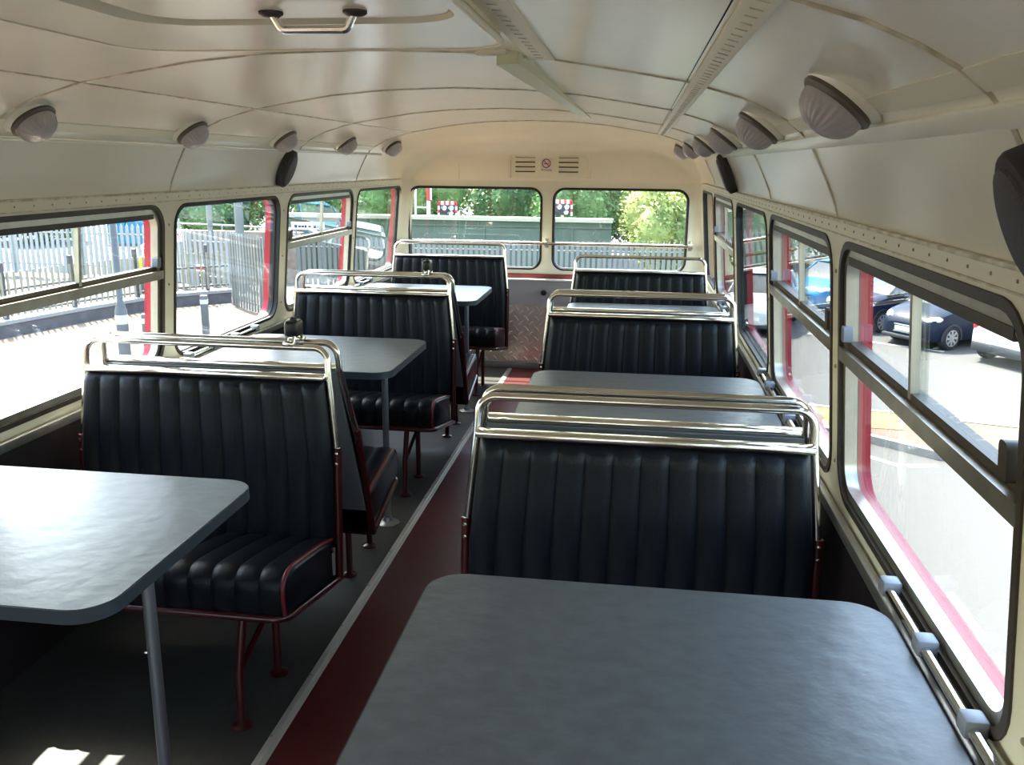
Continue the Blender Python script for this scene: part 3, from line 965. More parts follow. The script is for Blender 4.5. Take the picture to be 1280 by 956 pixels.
BARK = mat('bark', (96, 80, 62), 0.9, var=0.3, vscale=9)
def leafmat(name, a, b): return mat(name, a, 0.65, rgb2=b, vscale=1.1, spec=0.3)
LEAF_MID = leafmat('leaf_mid_green', (110, 138, 80), (74, 104, 58))
LEAF_DARK = leafmat('leaf_dark_green', (90, 120, 72), (60, 88, 52))
LEAF_PALE = leafmat('leaf_yellow_green', (142, 146, 80), (98, 114, 58))
LEAF_OLIVE = leafmat('leaf_olive', (128, 134, 90), (92, 98, 66))

def gtag(o, lb): return tag(o, lb, kind='structure')
gtag(MB().box((4, 26, G - 0.10), (120, 110, 0.20)).build('ground', ASPHALT, smooth=0), 'grey asphalt ground of the car park and road')
pv = [(-40, -20), (-2.9, -20), (-2.9, 20.6), (-8.8, 21.1), (-11.0, 23.0), (-12.4, 21.9), (-13.1, 19.7), (-13.6, 17.3), (-14.6, 12.0), (-15.5, 0), (-40, -20)][:-1]
gtag(MB().plate([(x, y) for x, y in pv], G, G + 0.02, lambda s, t, w: (s, t, w)).build('paved_forecourt', PAVING, smooth=0), 'pale tan paved forecourt left of the bus')
# white sweep lines on the forecourt
isl = [(-1.2, 15.4), (3.50, 14.15), (4.27, 14.06), (4.69, 13.86), (5.90, 13.52), (12.0, 12.2), (12.0, 9.6), (6.4, 11.45), (5.21, 11.78), (4.17, 12.13), (3.65, 12.58), (3.24, 12.94), (-1.2, 14.2)]
gtag(MB().plate(isl, G, G + 0.10, lambda s, t, w: (s, t, w)).build('traffic_island', PINKPAVE, smooth=0), 'pink paved crossing island on the right of the bus')
isl_o = bpy.data.objects['traffic_island']
kp = MB()
front = [(-1.2, 14.2), (3.24, 12.94), (3.65, 12.58), (4.17, 12.13), (5.21, 11.78), (6.4, 11.45), (12.0, 9.6)]
kp.grid([[(x, y - 0.07, G), (x, y - 0.07, G + 0.115), (x, y + 0.07, G + 0.115)] for x, y in front])
kp.build('kerb', KERB, isl_o, smooth=0)
back = [(-1.2, 15.4), (3.50, 14.15), (4.27, 14.06), (4.69, 13.86), (5.90, 13.52), (12.0, 12.2)]
MB().grid([[(x, y - 0.05, G + 0.112), (x, y + 0.05, G + 0.112), (x, y + 0.05, G)] for x, y in back]).build('far_kerb', WHITELINE, isl_o, smooth=0)
MB().plate([(3.0, 13.25), (3.30, 13.14), (4.05, 13.07), (4.18, 13.98), (3.50, 14.08), (3.0, 14.2)], G + 0.09, G + 0.108, lambda s, t, w: (s, t, w)).build('tactile_slab', YELPAVE, isl_o, smooth=0)
def road_line(a, b, wdt, lb):
    a, b = Vector(a), Vector(b)
    d = (b - a).normalized(); n = Vector((-d.y, d.x)) * wdt / 2
    o = MB().plate([tuple(a + n), tuple(b + n), tuple(b - n), tuple(a - n)], G, G + 0.006, lambda s, t, w: (s, t, w)).build('road_marking', WHITELINE, smooth=0)
    return tag(o, lb, 'road marking', 'white road markings')
road_line((3.10, 12.25), (3.64, 11.66), 0.09, 'thin white line beside the kerb of the pink island')
road_line((3.72, 11.70), (4.12, 11.78), 0.12, 'short white dash below the kerb of the pink island')
road_line((5.55, 14.30), (5.75, 14.52), 0.10, 'short white tick mark just beyond the pink island')
road_line((5.84, 14.62), (6.04, 14.84), 0.10, 'second white tick mark farther beyond the pink island')
road_line((4.2, 21.45), (6.75, 19.78), 0.10, 'long white line along the front of the parking bays')
road_line((6.66, 20.10), (7.6, 21.4), 0.10, 'white bay line between small dark car and white car')
road_line((4.7, 21.35), (5.0, 21.75), 0.10, 'white bay line beside the dark blue hatchback')

# low stone wall with coping and iron railing
WB = [(-15.5, 2.0), (-14.6, 12.0), (-13.73, 17.23), (-13.19, 19.61), (-12.51, 21.76), (-11.15, 23.2)]
def normals(poly):
    out = []
    for i in range(len(poly)):
        a = Vector(poly[max(i - 1, 0)]); b = Vector(poly[min(i + 1, len(poly) - 1)])
        d = (b - a).normalized(); out.append(Vector((-d.y, d.x)))
    return out
NB = normals(WB)
lw = empty('low_stone_wall', (WB[2][0], WB[2][1], G))
tag(lw, 'low dark stone wall with pale coping along the forecourt', 'wall')
ob = Vector((WB[2][0], WB[2][1], G))
def wl(p, n, off, z): return tuple(Vector((p[0] + n.x * off, p[1] + n.y * off, G + z)) - ob)
MB().grid([[wl(p, n, 0.0, 0.0), wl(p, n, 0.0, 0.30), wl(p, n, 0.30, 0.30), wl(p, n, 0.30, 0.0)] for p, n in zip(WB, NB)]).build('stonework', STONE, lw, smooth=0)
MB().grid([[wl(p, n, -0.03, 0.29), wl(p, n, -0.03, 0.37), wl(p, n, 0.33, 0.37), wl(p, n, 0.33, 0.29)] for p, n in zip(WB, NB)]).build('coping', COPING, lw, smooth=0)

def along(poly, step, off=0.0):
    acc = 0.0; out = []
    for i in range(len(poly) - 1):
        a, b = Vector(poly[i]), Vector(poly[i + 1])
        L = (b - a).length; d = (b - a) / L; n = Vector((-d.y, d.x))
        t = acc
        while t < L:
            out.append((a + d * t + n * off, math.atan2(d.y, d.x)))
            t += step
        acc = t - L
    return out

def fence(name, poly, base, height, pitch, pw, pmat, label, rails=(0.2, 0.8), post_step=2.6, pointed=True, postmat=None, off=0.0, post_h=None, th=0.03):
    f = empty(name, (poly[0][0], poly[0][1], base))
    tag(f, label, 'fence')
    o = Vector((poly[0][0], poly[0][1], base))
    m = MB()
    for p, a in along(poly, pitch, off):
        ca, sa = math.cos(a), math.sin(a)
        def q(u, v, z): return (p.x + u * ca - v * sa - o.x, p.y + u * sa + v * ca - o.y, z)
        h = height
        if pointed:
            pts = [(-pw / 2, 0.05), (pw / 2, 0.05), (pw / 2, h - 0.10), (0, h), (-pw / 2, h - 0.10)]
        else:
            pts = [(-pw / 2, 0.05), (pw / 2, 0.05), (pw / 2, h), (-pw / 2, h)]
        n = len(pts)
        m.add([q(x, -th / 2, z) for x, z in pts] + [q(x, th / 2, z) for x, z in pts],
              [tuple(range(n)), tuple(range(2 * n - 1, n - 1, -1))] + [(i, (i + 1) % n, (i + 1) % n + n, i + n) for i in range(n)])
    tag(m.build('pales', pmat, f, smooth=0), kind='stuff')
    for r in rails:
        m = MB()
        for i in range(len(poly) - 1):
            a, b = Vector(poly[i]), Vector(poly[i + 1]); d = (b - a).normalized(); n = Vector((-d.y, d.x))
            m.tube([(a.x + n.x * (off + 0.04) - o.x, a.y + n.y * (off + 0.04) - o.y, height * r), (b.x + n.x * (off + 0.04) - o.x, b.y + n.y * (off + 0.04) - o.y, height * r)], 0.028, 6)
        m.build('rail', postmat or pmat, f)
    for p, a in along(poly, post_step, off + 0.09):
        ph = post_h or height * 0.97
        MB().box((p.x - o.x, p.y - o.y, ph / 2), (0.09, 0.09, ph), rot=Matrix.Rotation(a, 3, 'Z')).build('post', postmat or pmat, f, smooth=0)
    return f
fence('iron_railing', WB[1:], G + 0.37, 1.05, 0.17, 0.045, mat('pale_railing_bars', (132, 124, 106), 0.6), 'low railing with dark posts on the stone wall', rails=(0.12, 0.62), post_step=1.9, pointed=False, postmat=IRON, off=0.12, post_h=1.25)
fence('palisade_fence', [(-26.0, 27.0), (-20.7, 27.2), (-15.4, 26.9), (-13.4, 25.3), (-11.95, 24.9), (-11.1, 23.9)], G + 0.10, 1.75, 0.20, 0.105, WHITEFENCE, 'white pointed palisade fence beyond the low stone wall', off=0.0)
fence('palisade_fence', [(-8.55, 21.75), (-4.0, 22.1), (0.2, 22.4), (1.6, 22.6)], G, 2.02, 0.135, 0.080, GALV, 'galvanised palisade fence running across in front of the bus', rails=(0.15, 0.86))
fence('palisade_gate', [(-10.72, 22.40), (-8.98, 20.86)], G, 2.05, 0.17, 0.070, GALV, 'blue grey palisade gate standing open beside the forecourt', rails=(0.12, 0.84), post_step=1.7)

# bollards
def bollard(x, y, h, lb):
    b = empty('bollard', (x, y, G))
    MB().box((0, 0, h / 2), (0.15, 0.15, h), ch=0.012, rot=Matrix.Rotation(0.3, 3, 'Z')).build('shaft', POSTGREY, b)
    MB().box((0, 0, h - 0.14), (0.156, 0.156, 0.10), rot=Matrix.Rotation(0.3, 3, 'Z')).build('reflective_band', WHITELINE, b, smooth=0)
    tag(b, lb, 'bollard', 'grey bollards on the forecourt')
bollard(-9.48, 15.95, 0.92, 'grey bollard just right of the lamp post base')
bollard(-9.52, 18.43, 0.93, 'grey bollard standing alone seen through the fixed left window')
lp = empty('lamp_post', (-9.94, 15.86, G))
tag(lp, 'tall grey street lamp post with thick base on the forecourt', 'lamp post')
MB().lathe([(0.115, 0.0), (0.115, 0.98), (0.060, 1.16), (0.056, 5.6)], 14).build('column', POSTGREY, lp)
MB().lathe([(0.119, 0.72), (0.119, 0.90)], 14).build('band', WHITELINE, lp)
MB().tube([(0, 0, 5.5), (0.1, 0, 5.75), (0.6, 0, 5.85)], 0.04, 8).build('arm', POSTGREY, lp)
MB().box((0.75, 0, 5.84), (0.5, 0.2, 0.12), ch=0.03).build('lantern', POSTGREY, lp)

# green steel parapet with pale capping behind the fence
gw = empty('bridge_parapet', (-6.5, 30.0, G))
tag(gw, 'long green grey steel parapet with pale capping behind the fence', 'parapet')
MB().box((0.0, 0, 1.0), (11.4, 0.30, 2.0)).build('web', GREENWALL, gw, smooth=0)
MB().box((0.0, -0.05, 2.06), (11.5, 0.55, 0.12)).build('capping', GREENCAP, gw, smooth=0)
MB().box((0.0, -0.18, 1.82), (11.4, 0.08, 0.05)).build('flange', GREENWALL, gw, smooth=0)
for x in (-4.6, -1.6, 1.4, 4.4):
    MB().box((x, -0.17, 0.95), (0.06, 0.06, 1.7)).build('stiffener', GREENWALL, gw, smooth=0)

# level crossing signals beyond the parapet
SIGRED = mat('signal_red', (196, 40, 44), 0.5); SIGWHITE = mat('signal_white', (236, 232, 226), 0.5); SIGBLACK = mat('signal_black', (40, 40, 52), 0.6)
def signal(x, y, z, lb):
    s = empty('crossing_signal', (x, y, G))
    b = z - G
    MB().tube([(0, 0.05, 0), (0, 0.05, b)], 0.05, 8).build('post', SIGWHITE, s)
    MB().box((0, 0, b + 0.22), (0.62, 0.06, 0.44)).build('backboard', SIGBLACK, s, smooth=0)
    for k in range(7):
        MB().box((-0.30 + k * 0.10, -0.01, b + 0.50), (0.10, 0.07, 0.13)).build('border_block', SIGRED if k % 2 == 0 else SIGWHITE, s, smooth=0)
    for sx in (-1, 1):
        for k in range(4):
            MB().box((sx * 0.345, -0.01, b + 0.05 + k * 0.13), (0.07, 0.07, 0.13)).build('border_block', SIGWHITE if k % 2 == 0 else SIGRED, s, smooth=0)
    for sx, dz in ((-0.12, 0.30), (0.16, 0.30), (0.14, 0.10)):
        MB().lathe([(0.085, 0.0), (0.085, 0.02), (0.0, 0.03)], 14, Matrix.Translation((sx, -0.03, b + dz)) @ Matrix.Rotation(math.pi / 2, 4, 'X')).build('lens', SIGWHITE, s)
        rows = [[(sx + 0.10 * math.cos(R(a)), -0.03 - d, b + dz + 0.10 * math.sin(R(a))) for a in range(0, 181, 20)] for d in (0.0, 0.18)]
        MB().grid(rows).build('hood', SIGWHITE, s)
    return tag(s, lb, 'signal', 'level crossing signals')
signal(-7.25, 34.0, -0.42, 'red and white bordered crossing signal in the left front window')
signal(-2.78, 34.0, -0.30, 'red and white crossing signal beside the front window pillar')
bp = empty('barrier_mast', (-8.0, 34.0, G))
tag(bp, 'white mast with red band and ladder beyond the parapet', 'mast')
MB().tube([(0, 0, 0), (0, 0, 2.45)], 0.075, 8).build('mast', SIGWHITE, bp)
MB().tube([(0, 0, 2.45), (0, 0, 4.2)], 0.075, 8).build('upper_mast', SIGRED, bp)
MB().tube([(0.10, -0.02, 2.5), (0.10, -0.02, 4.2)], 0.035, 8).build('conduit', SIGWHITE, bp)
MB().tube([(-0.52, 0, 0), (-0.52, 0, 2.7), (-0.46, 0, 4.2)], 0.04, 8).build('ladder_stile', SIGWHITE, bp)
for z in (1.1, 1.65, 2.2, 3.1): MB().tube([(-0.52, 0, z), (0, 0, z)], 0.032, 6).build('rung', SIGWHITE, bp)

# station furniture on the left
def pole(x, y, h, r, lb, mt=None):
    p = empty('line_mast', (x, y, G))
    MB().lathe([(r * 1.6, 0.0), (r * 1.6, 0.05), (r, 0.08), (r * 0.9, h)], 12).build('shaft', mt or GALV, p)
    MB().box((0.0, 0, h - 0.2), (1.0, 0.06, 0.06)).build('cross_arm', mt or GALV, p, smooth=0)
    return tag(p, lb, 'mast', 'grey line masts by the railway')
pole(-12.09, 26.0, 6.0, 0.14, 'thick grey line mast seen through the fixed left window')
pole(-13.20, 26.3, 6.0, 0.085, 'thin grey line mast left of the thick one')
hr = empty('pipe_handrail', (-13.2, 28.4, G))
tag(hr, 'long white pipe handrail behind the palisade fence', 'handrail')
MB().tube([(-2.9, 0.1, 1.80), (-0.5, 0, 1.76), (2.4, -0.1, 1.68)], 0.028, 8).build('top_rail', WHITEFENCE, hr)
for x, z in ((-2.3, 1.79), (-0.6, 1.76), (0.6, 1.74), (1.9, 1.70)): MB().tube([(x, -0.05, 0), (x, -0.05, z)], 0.024, 8).build('upright', WHITEFENCE, hr)
bk = MB().box((-13.4, 27.6, G + 0.82), (5.4, 0.35, 1.64)).build('brick_wall', mat('buff_brick', (150, 128, 110), 0.9, var=0.3, vscale=5), smooth=0)
tag(bk, 'low buff brick wall behind the palisade fence', 'wall')
ns = empty('warning_sign', (-13.68, 25.2, G))
tag(ns, 'white warning sign with red ring on a white post', 'sign')
MB().tube([(0.02, 0.03, 0), (0.02, 0.03, 2.15)], 0.04, 8).build('post', WHITEFENCE, ns)
MB().box((0, -0.03, 1.66), (0.24, 0.02, 0.36)).build('plate', SIGWHITE, ns, smooth=0)
def PN(s, t, w): return (s, -0.042 - w, t + 1.69)
MB().ring(circ(0.095, 20), circ(0.072, 20), 0, 0.004, PN).build('red_ring', SIGRED, ns, smooth=0)
MB().plate([(-0.015, -0.05), (0.015, -0.05), (0.02, 0.03), (0, 0.055), (-0.02, 0.03)], 0, 0.003, PN).build('figure', SIGBLACK, ns, smooth=0)
MB().plate([(-0.085, -0.145), (0.085, -0.145), (0.085, -0.120), (-0.085, -0.120)], 0, 0.003, PN).build('text_strip', SIGRED, ns, smooth=0)
ss = empty('street_sign', (-9.85, 25.9, G))
tag(ss, 'white street name board with dark lettering beyond the fence', 'sign')
MB().box((0, 0, 1.98), (1.05, 0.03, 0.22)).build('board', SIGWHITE, ss, smooth=0)
for x in (-0.4, 0.4): MB().tube([(x, 0.04, 0), (x, 0.04, 2.0)], 0.03, 8).build('leg', GALV, ss)
for a, b, h in ((-0.42, -0.33, 0.09), (-0.30, -0.22, 0.06), (-0.20, -0.12, 0.06), (-0.10, -0.03, 0.08), (0.02, 0.10, 0.05), (0.18, 0.27, 0.09), (0.29, 0.35, 0.05), (0.37, 0.42, 0.07)):
    MB().box(((a + b) / 2, -0.018, 1.96), (b - a, 0.008, h)).build('letter', SIGBLACK, ss, smooth=0)
ws = empty('notice_board', (-15.35, 26.4, G))
tag(ws, 'small white notice board with rounded top on the palisade fence', 'sign')
MB().plate([(-0.30, 1.10), (0.30, 1.10), (0.30, 1.22), (0.16, 1.30), (-0.16, 1.30), (-0.30, 1.22)], 0, 0.03, lambda s, t, w: (s, w, t)).build('board', SIGWHITE, ws, smooth=0)
for x in (-0.2, 0.2): MB().tube([(x, 0.05, 0), (x, 0.05, 1.15)], 0.03, 8).build('leg', GALV, ws)
MB().box((0, -0.006, 1.18), (0.42, 0.006, 0.03)).build('print', SIGRED, ws, smooth=0)
gb = empty('grit_bin', (-14.45, 24.4, G))
tag(gb, 'yellow grit bin in front of the white palisade fence', 'bin')
MB().box((0, 0, 0.86), (0.30, 0.25, 0.34), ch=0.03).build('body', mat('grit_yellow', (226, 186, 40), 0.5), gb)
MB().box((0, 0, 1.05), (0.33, 0.28, 0.06), ch=0.02).build('lid', mat('grit_yellow_lid', (236, 206, 90), 0.5), gb)
MB().box((0, 0, 0.35), (0.18, 0.15, 0.70)).build('stand', IRON, gb, smooth=0)
rs = empty('red_notice', (-12.95, 25.02, G))
tag(rs, 'small red and white notice fixed on the palisade fence', 'sign')
MB().box((0, 0, 0.72), (0.26, 0.02, 0.20)).build('plate', SIGWHITE, rs, smooth=0)
MB().box((0, -0.012, 0.70), (0.24, 0.01, 0.06)).build('red_stripe', SIGRED, rs, smooth=0)
MB().box((0, 0.03, 0.36), (0.05, 0.03, 0.72)).build('stay', GALV, rs, smooth=0)

sh = empty('station_shelter', (-23.4, 40.0, G))
tag(sh, 'blue station shelter with white roof fascia', 'shelter')
for k in range(3):
    MB().box((-1.0 + k * 0.95, 0, 0.75), (0.90, 1.6, 1.5)).build('blue_panel', BLUE, sh, smooth=0)
MB().box((0, -0.1, 1.62), (3.2, 1.9, 0.16)).build('soffit', COPING, sh, smooth=0)
MB().box((0.2, -0.2, 1.92), (3.4, 2.0, 0.42), ch=0.04).build('fascia', SIGWHITE, sh)

# ------------------------------------------------------------------ trees and bushes
def foliage(name, loc, blobs, n, size, lm, label, cat='tree', trunk=None, grp=None, seed=0):
    rnd = random.Random(seed)
    t = empty(name, (loc[0], loc[1], G))
    tag(t, label, cat, grp)
    if trunk:
        tr_ = MB()
        tr_.tube([(0, 0, 0), (0.05, 0.03, trunk * 0.5), (0.0, 0.1, trunk)], [0.20, 0.16, 0.09], 8)
        tr_.build('trunk', BARK, t)
    m = MB()
    tot = sum(b[3] * b[4] for b in blobs)
    for (bx_, by_, bz, rx, rz) in blobs:
        cnt = int(n * rx * rz / tot)
        for _ in range(cnt):
            u = rnd.uniform(-1, 1); a = rnd.uniform(0, 2 * math.pi); rr_ = rnd.uniform(0.72, 1.06)
            q = math.sqrt(1 - u * u)
            c = Vector((bx_ + rx * rr_ * q * math.cos(a), by_ + rx * rr_ * q * math.sin(a), bz + rz * rr_ * u))
            if c.z < 0.02: c.z = rnd.uniform(0.05, 0.4)
            d1 = Vector((rnd.gauss(0, 1), rnd.gauss(0, 1), rnd.gauss(0, 0.7))).normalized()
            d2 = d1.cross(Vector((rnd.gauss(0, 1), rnd.gauss(0, 1), rnd.gauss(0, 1)))).normalized()
            s = size * rnd.uniform(0.6, 1.35)
            m.add([c - d1 * s * 0.5, c + d2 * s * 0.28, c + d1 * s * 0.5, c - d2 * s * 0.28], [(0, 1, 2, 3)])
    m.build('foliage', lm, t, smooth=0, recalc=False)
    # dense inner mass so that no daylight shows through
    core = MB()
    for (bx_, by_, bz, rx, rz) in blobs:
        rows = []
        for i in range(1, 8):
            th = math.pi * i / 8
            rows.append([(bx_ + 0.80 * rx * math.sin(th) * math.cos(2 * math.pi * k / 12), by_ + 0.80 * rx * math.sin(th) * math.sin(2 * math.pi * k / 12), max(0.0, bz + 0.80 * rz * math.cos(th))) for k in range(12)])
        core.grid(rows, close=True)
    tag(core.build('inner_leaves', lm, t, smooth=0), kind='stuff')
    return t
def blobset(w, h, k, seed):
    rnd = random.Random(seed)
    out = [(0, 0, h * 0.5, w * 0.7, h * 0.5)]
    for _ in range(k):
        out.append((rnd.uniform(-w, w) * 0.7, rnd.uniform(-0.5, 0.5) * w, rnd.uniform(0.3, 0.8) * h, w * rnd.uniform(0.35, 0.55), h * rnd.uniform(0.22, 0.34)))
    return out
TG = 'trees beyond the fences'
spec = [
    (-9.6, 37, 2.6, 6.0, LEAF_MID, 'mid green tree behind the white mast and ladder'),
    (-5.4, 44, 2.8, 6.2, LEAF_DARK, 'dark green tree above the parapet in the left front window'),
    (-2.4, 37, 2.4, 5.6, LEAF_MID, 'mid green tree behind the front window pillar'),
    (0.2, 43, 2.2, 4.8, LEAF_OLIVE, 'loose olive green tree at the right end of the parapet'),
    (3.4, 38.0, 2.4, 5.2, LEAF_PALE, 'yellow green tree at the right side of the front window'),
    (-13.9, 43, 2.8, 5.8, LEAF_MID, 'mid green tree seen through the narrow left front window'),
    (-17.4, 35.5, 2.8, 5.6, LEAF_MID, 'bright green tree behind the thick line mast'),
    (-21.8, 47, 3.2, 5.4, LEAF_DARK, 'dark green tree behind the blue shelter'),
    (-28.0, 39, 3.0, 3.6, LEAF_OLIVE, 'olive green bank of bushes left of the blue shelter'),
    (-34.0, 46, 3.2, 3.8, LEAF_DARK, 'dark bushes at the far left behind the white fence'),
    (8.4, 41.0, 2.4, 5.0, LEAF_MID, 'mid green tree behind the white parked car'),
    (11.2, 36.5, 2.6, 5.2, LEAF_DARK, 'dark green tree behind the parked cars'),
    (16.6, 41, 2.6, 4.6, LEAF_MID, 'mid green tree farthest right behind the parked cars'),
]
for i, (x, y, w, h, lm, lb) in enumerate(spec):
    foliage('tree', (x, y), blobset(w, h, 7, 40 + i), 12000, 0.20, lm, lb, trunk=h * 0.7, grp=TG, seed=i)
foliage('bush', (1.15, 24.6), blobset(1.45, 3.3, 9, 90), 9000, 0.125, LEAF_PALE, 'bright yellow green bush overhanging the end of the palisade fence', 'bush', seed=51)
foliage('bush', (3.9, 29.0), blobset(1.35, 3.6, 8, 91), 9000, 0.125, LEAF_PALE, 'tall pale bush behind the end of the palisade fence', 'bush', seed=52)
foliage('bush', (1.0, 31.6), blobset(1.5, 3.7, 8, 95), 7000, 0.14, LEAF_PALE, 'pale bush at the right end of the green parapet', 'bush', seed=57)
foliage('hedge', (7.4, 30.4), blobset(1.6, 2.2, 6, 92), 3600, 0.20, LEAF_DARK, 'dark green hedge behind the pale blue car', 'hedge', seed=53)
foliage('hedge', (8.6, 26.4), blobset(1.6, 1.9, 6, 93), 3600, 0.20, LEAF_MID, 'mid green hedge behind the small dark car', 'hedge', seed=54)
foliage('hedge', (11.6, 24.6), blobset(1.7, 1.9, 6, 94), 3600, 0.20, LEAF_DARK, 'dark hedge behind the white car on the right', 'hedge', seed=55)

# ------------------------------------------------------------------ parked cars
CGLASS = mat('car_glass', (44, 54, 58), 0.10, spec=0.35)
TYRE = mat('tyre', (28, 28, 30), 0.8)
ALLOY = mat('alloy_wheel', (186, 188, 190), 0.35, metal=0.7)
TRIM = mat('car_black_trim', (34, 36, 42), 0.5)
HLAMP = mat('headlamp', (224, 226, 228), 0.12, coat=0.6)
TAIL = mat('tail_lamp', (190, 30, 40), 0.2, coat=0.5)
PLATE = mat('number_plate', (232, 228, 214), 0.5)
def paint(n, c): return mat(n, c, 0.40, metal=0.0, coat=0.03, spec=0.12)
def car(x, y, heading, pm, label, k=0.92):
    """front bumper centre at (x, y); heading is the way the car faces"""
    o = empty('car', (x, y, G), heading)
    o.scale = (k, k, k)
    L, W = 3.55, 0.80
    # stations: s from the front, half width, top of the lower body, bottom
    st = [(0.00, 0.50, 0.56, 0.30), (0.04, 0.62, 0.64, 0.24), (0.16, 0.73, 0.74, 0.20), (0.40, 0.79, 0.86, 0.19), (0.80, 0.81, 0.95, 0.19), (1.05, 0.81, 0.98, 0.19), (2.0, 0.82, 1.00, 0.19), (3.0, 0.80, 1.00, 0.20), (3.35, 0.77, 0.98, 0.22), (3.50, 0.70, 0.92, 0.26), (3.55, 0.58, 0.80, 0.34)]
    rows = []
    for s, w, zt, zb in st:
        zm = zb + (zt - zb) * 0.55
        rows.append([(-s, -w * 0.92, zb), (-s, -w, zb + 0.10), (-s, -w * 1.015, zm), (-s, -w * 0.97, zt - 0.05), (-s, -w * 0.84, zt), (-s, -w * 0.4, zt + 0.025), (-s, w * 0.4, zt + 0.025), (-s, w * 0.84, zt), (-s, w * 0.97, zt - 0.05), (-s, w * 1.015, zm), (-s, w, zb + 0.10), (-s, w * 0.92, zb)])
    m = MB().grid(rows, close=True)
    m.add(rows[0], [tuple(range(12))]); m.add(rows[-1], [tuple(range(12))])
    m.build('body', pm, o, smooth=40)
    # glasshouse
    gh = [(0.86, 0.70, 0.97), (1.48, 0.60, 1.40), (1.9, 0.60, 1.45), (2.7, 0.59, 1.43), (3.15, 0.57, 1.36), (3.44, 0.64, 0.98)]
    belt = [0.74, 0.76, 0.77, 0.76, 0.74, 0.70]
    rows = [[(-s, -b, 0.96), (-s, -w, z), (-s, w, z), (-s, b, 0.96)] for (s, w, z), b in zip(gh, belt)]
    m = MB().grid(rows); m.build('glasshouse', CGLASS, o, smooth=30)
    # roof skin and pillars
    rows = [[(-s, -w * 1.0, z - 0.015), (-s, -w * 0.85, z + 0.018), (-s, 0, z + 0.035), (-s, w * 0.85, z + 0.018), (-s, w * 1.0, z - 0.015)] for s, w, z in gh[1:5]]
    MB().grid(rows).build('roof', pm, o, smooth=50)
    for sy in (-1, 1):
        for (i, j, t) in ((0, 1, 0.030), (2, 2, 0.025), (3, 4, 0.05), (5, 4, 0.055)):
            a = (-gh[i][0], sy * belt[i], 0.96) if i != 3 else (-2.95, sy * 0.755, 0.96)
            if i == 2: a = (-2.15, sy * 0.772, 0.96)
            b = (-gh[j][0], sy * gh[j][1], gh[j][2] - 0.01)
            if i == 2: b = (-2.05, sy * 0.60, 1.44)
            MB().tube([a, b], t, 6).build('pillar', pm, o)
    for s in (0.68, 2.95):
        for sy in (-1, 1):
            Mw = Matrix.Translation((-s, sy * 0.70, 0.285)) @ Matrix.Rotation(-sy * math.pi / 2, 4, 'X')
            wh = MB().lathe([(0.20, -0.10), (0.270, -0.09), (0.285, -0.06), (0.285, 0.09), (0.270, 0.118), (0.205, 0.122), (0.0, 0.112)], 22, Mw).build('wheel', TYRE, o)
            hub = MB()
            for kk in range(8):
                a = 2 * math.pi * kk / 8
                ca, sa = math.cos(a), math.sin(a)
                pts = [(0.03, -0.022), (0.185, -0.032), (0.185, 0.032), (0.03, 0.022)]
                hub.add([Mw @ Vector((ca * p - sa * q, sa * p + ca * q, 0.128)) for p, q in pts] + [Mw @ Vector((ca * p - sa * q, sa * p + ca * q, 0.115)) for p, q in pts], [(0, 1, 2, 3), (7, 6, 5, 4), (0, 4, 5, 1), (1, 5, 6, 2), (2, 6, 7, 3), (3, 7, 4, 0)])
            hub.lathe([(0.20, 0.116), (0.20, 0.130), (0.182, 0.130), (0.182, 0.116)], 22, Mw)
            hub.lathe([(0.05, 0.118), (0.05, 0.136), (0.0, 0.140)], 12, Mw)
            hub.build('alloy', ALLOY, wh, smooth=30)
            arch = []
            for a in range(-10, 191, 20):
                arch.append([(-s + 0.345 * math.cos(R(a)), sy * 0.79, 0.285 + 0.345 * math.sin(R(a))), (-s + 0.345 * math.cos(R(a)), sy * 0.832, 0.285 + 0.345 * math.sin(R(a))), (-s + 0.295 * math.cos(R(a)), sy * 0.832, 0.285 + 0.295 * math.sin(R(a)))])
            MB().grid(arch).build('wheel_arch', TRIM, o)
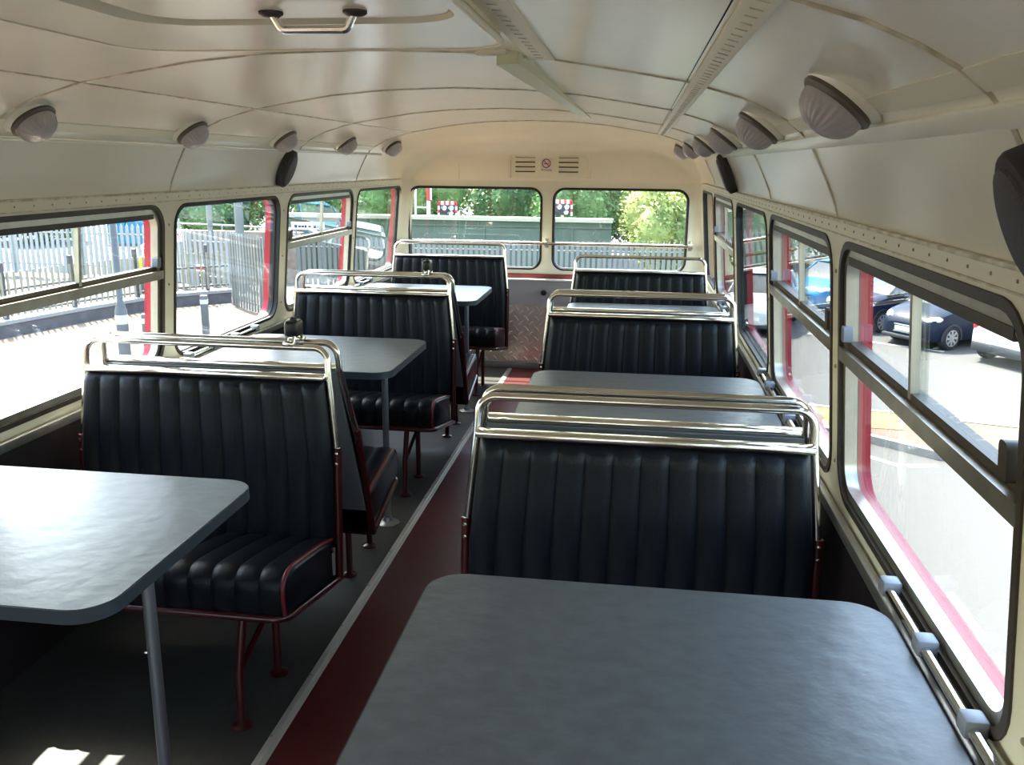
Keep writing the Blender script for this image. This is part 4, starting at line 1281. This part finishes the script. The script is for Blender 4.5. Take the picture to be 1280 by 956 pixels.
    for sy in (-1, 1):
        rows = []
        for i in range(1, 6):
            th = math.pi * i / 6
            rows.append([(-0.22 + 0.17 * math.cos(th) * 1.0, sy * (0.60) + 0.135 * math.sin(th) * math.cos(2 * math.pi * kk / 12) - sy * 0.12 * math.cos(th), 0.70 + 0.085 * math.sin(th) * math.sin(2 * math.pi * kk / 12) - 0.05 * math.cos(th)) for kk in range(12)])
        MB().grid(rows, close=True).build('headlamp', HLAMP, o, smooth=60)
        MB().box((-3.47, sy * 0.60, 0.86), (0.14, 0.20, 0.24), ch=0.03).build('tail_lamp', TAIL, o)
        MB().box((-1.05, sy * 0.86, 1.02), (0.12, 0.14, 0.10), ch=0.03).build('mirror', pm, o)
    # mouth, bumper lip and plates
    def PG(s, t, w): return (w + 0.005 - 0.45 * s * s, s, t)
    MB().ring(roundrect(-0.36, 0.36, 0.34, 0.54, 0.07, 4), roundrect(-0.32, 0.32, 0.37, 0.51, 0.05, 4), -0.03, 0.035, PG).build('grille_surround', ALLOY, o)
    MB().plate(roundrect(-0.33, 0.33, 0.36, 0.52, 0.05, 4), -0.03, 0.020, PG).build('grille', TRIM, o)
    MB().box((0.035, 0, 0.44), (0.02, 0.46, 0.10)).build('front_plate', PLATE, o, smooth=0)
    MB().box((-0.03, 0, 0.24), (0.20, 1.20, 0.09), ch=0.03).build('lower_lip', TRIM, o)
    MB().box((-3.50, 0, 0.36), (0.16, 1.34, 0.22), ch=0.05).build('rear_bumper', TRIM, o)
    MB().box((-3.56, 0, 0.62), (0.02, 0.48, 0.11)).build('rear_plate', PLATE, o, smooth=0)
    return tag(o, label, 'car', 'parked cars')
car(6.00, 20.25, R(-146), paint('paint_navy', (24, 32, 48)), 'small dark blue hatchback facing the bus in the nearest bay')
car(5.05, 22.15, R(-146), paint('paint_dark_blue', (22, 32, 52)), 'dark blue car partly hidden behind the red window frame')
car(4.55, 24.6, R(-136), paint('paint_sky_blue', (50, 118, 172)), 'pale blue car with bonnet towards the bus')
car(2.75, 20.9, R(-106), paint('paint_white', (170, 172, 171)), 'white car with large windscreen seen through the fixed window')
car(10.15, 19.95, R(28), paint('paint_pearl', (176, 176, 176)), 'white car seen from behind with red tail lamp')
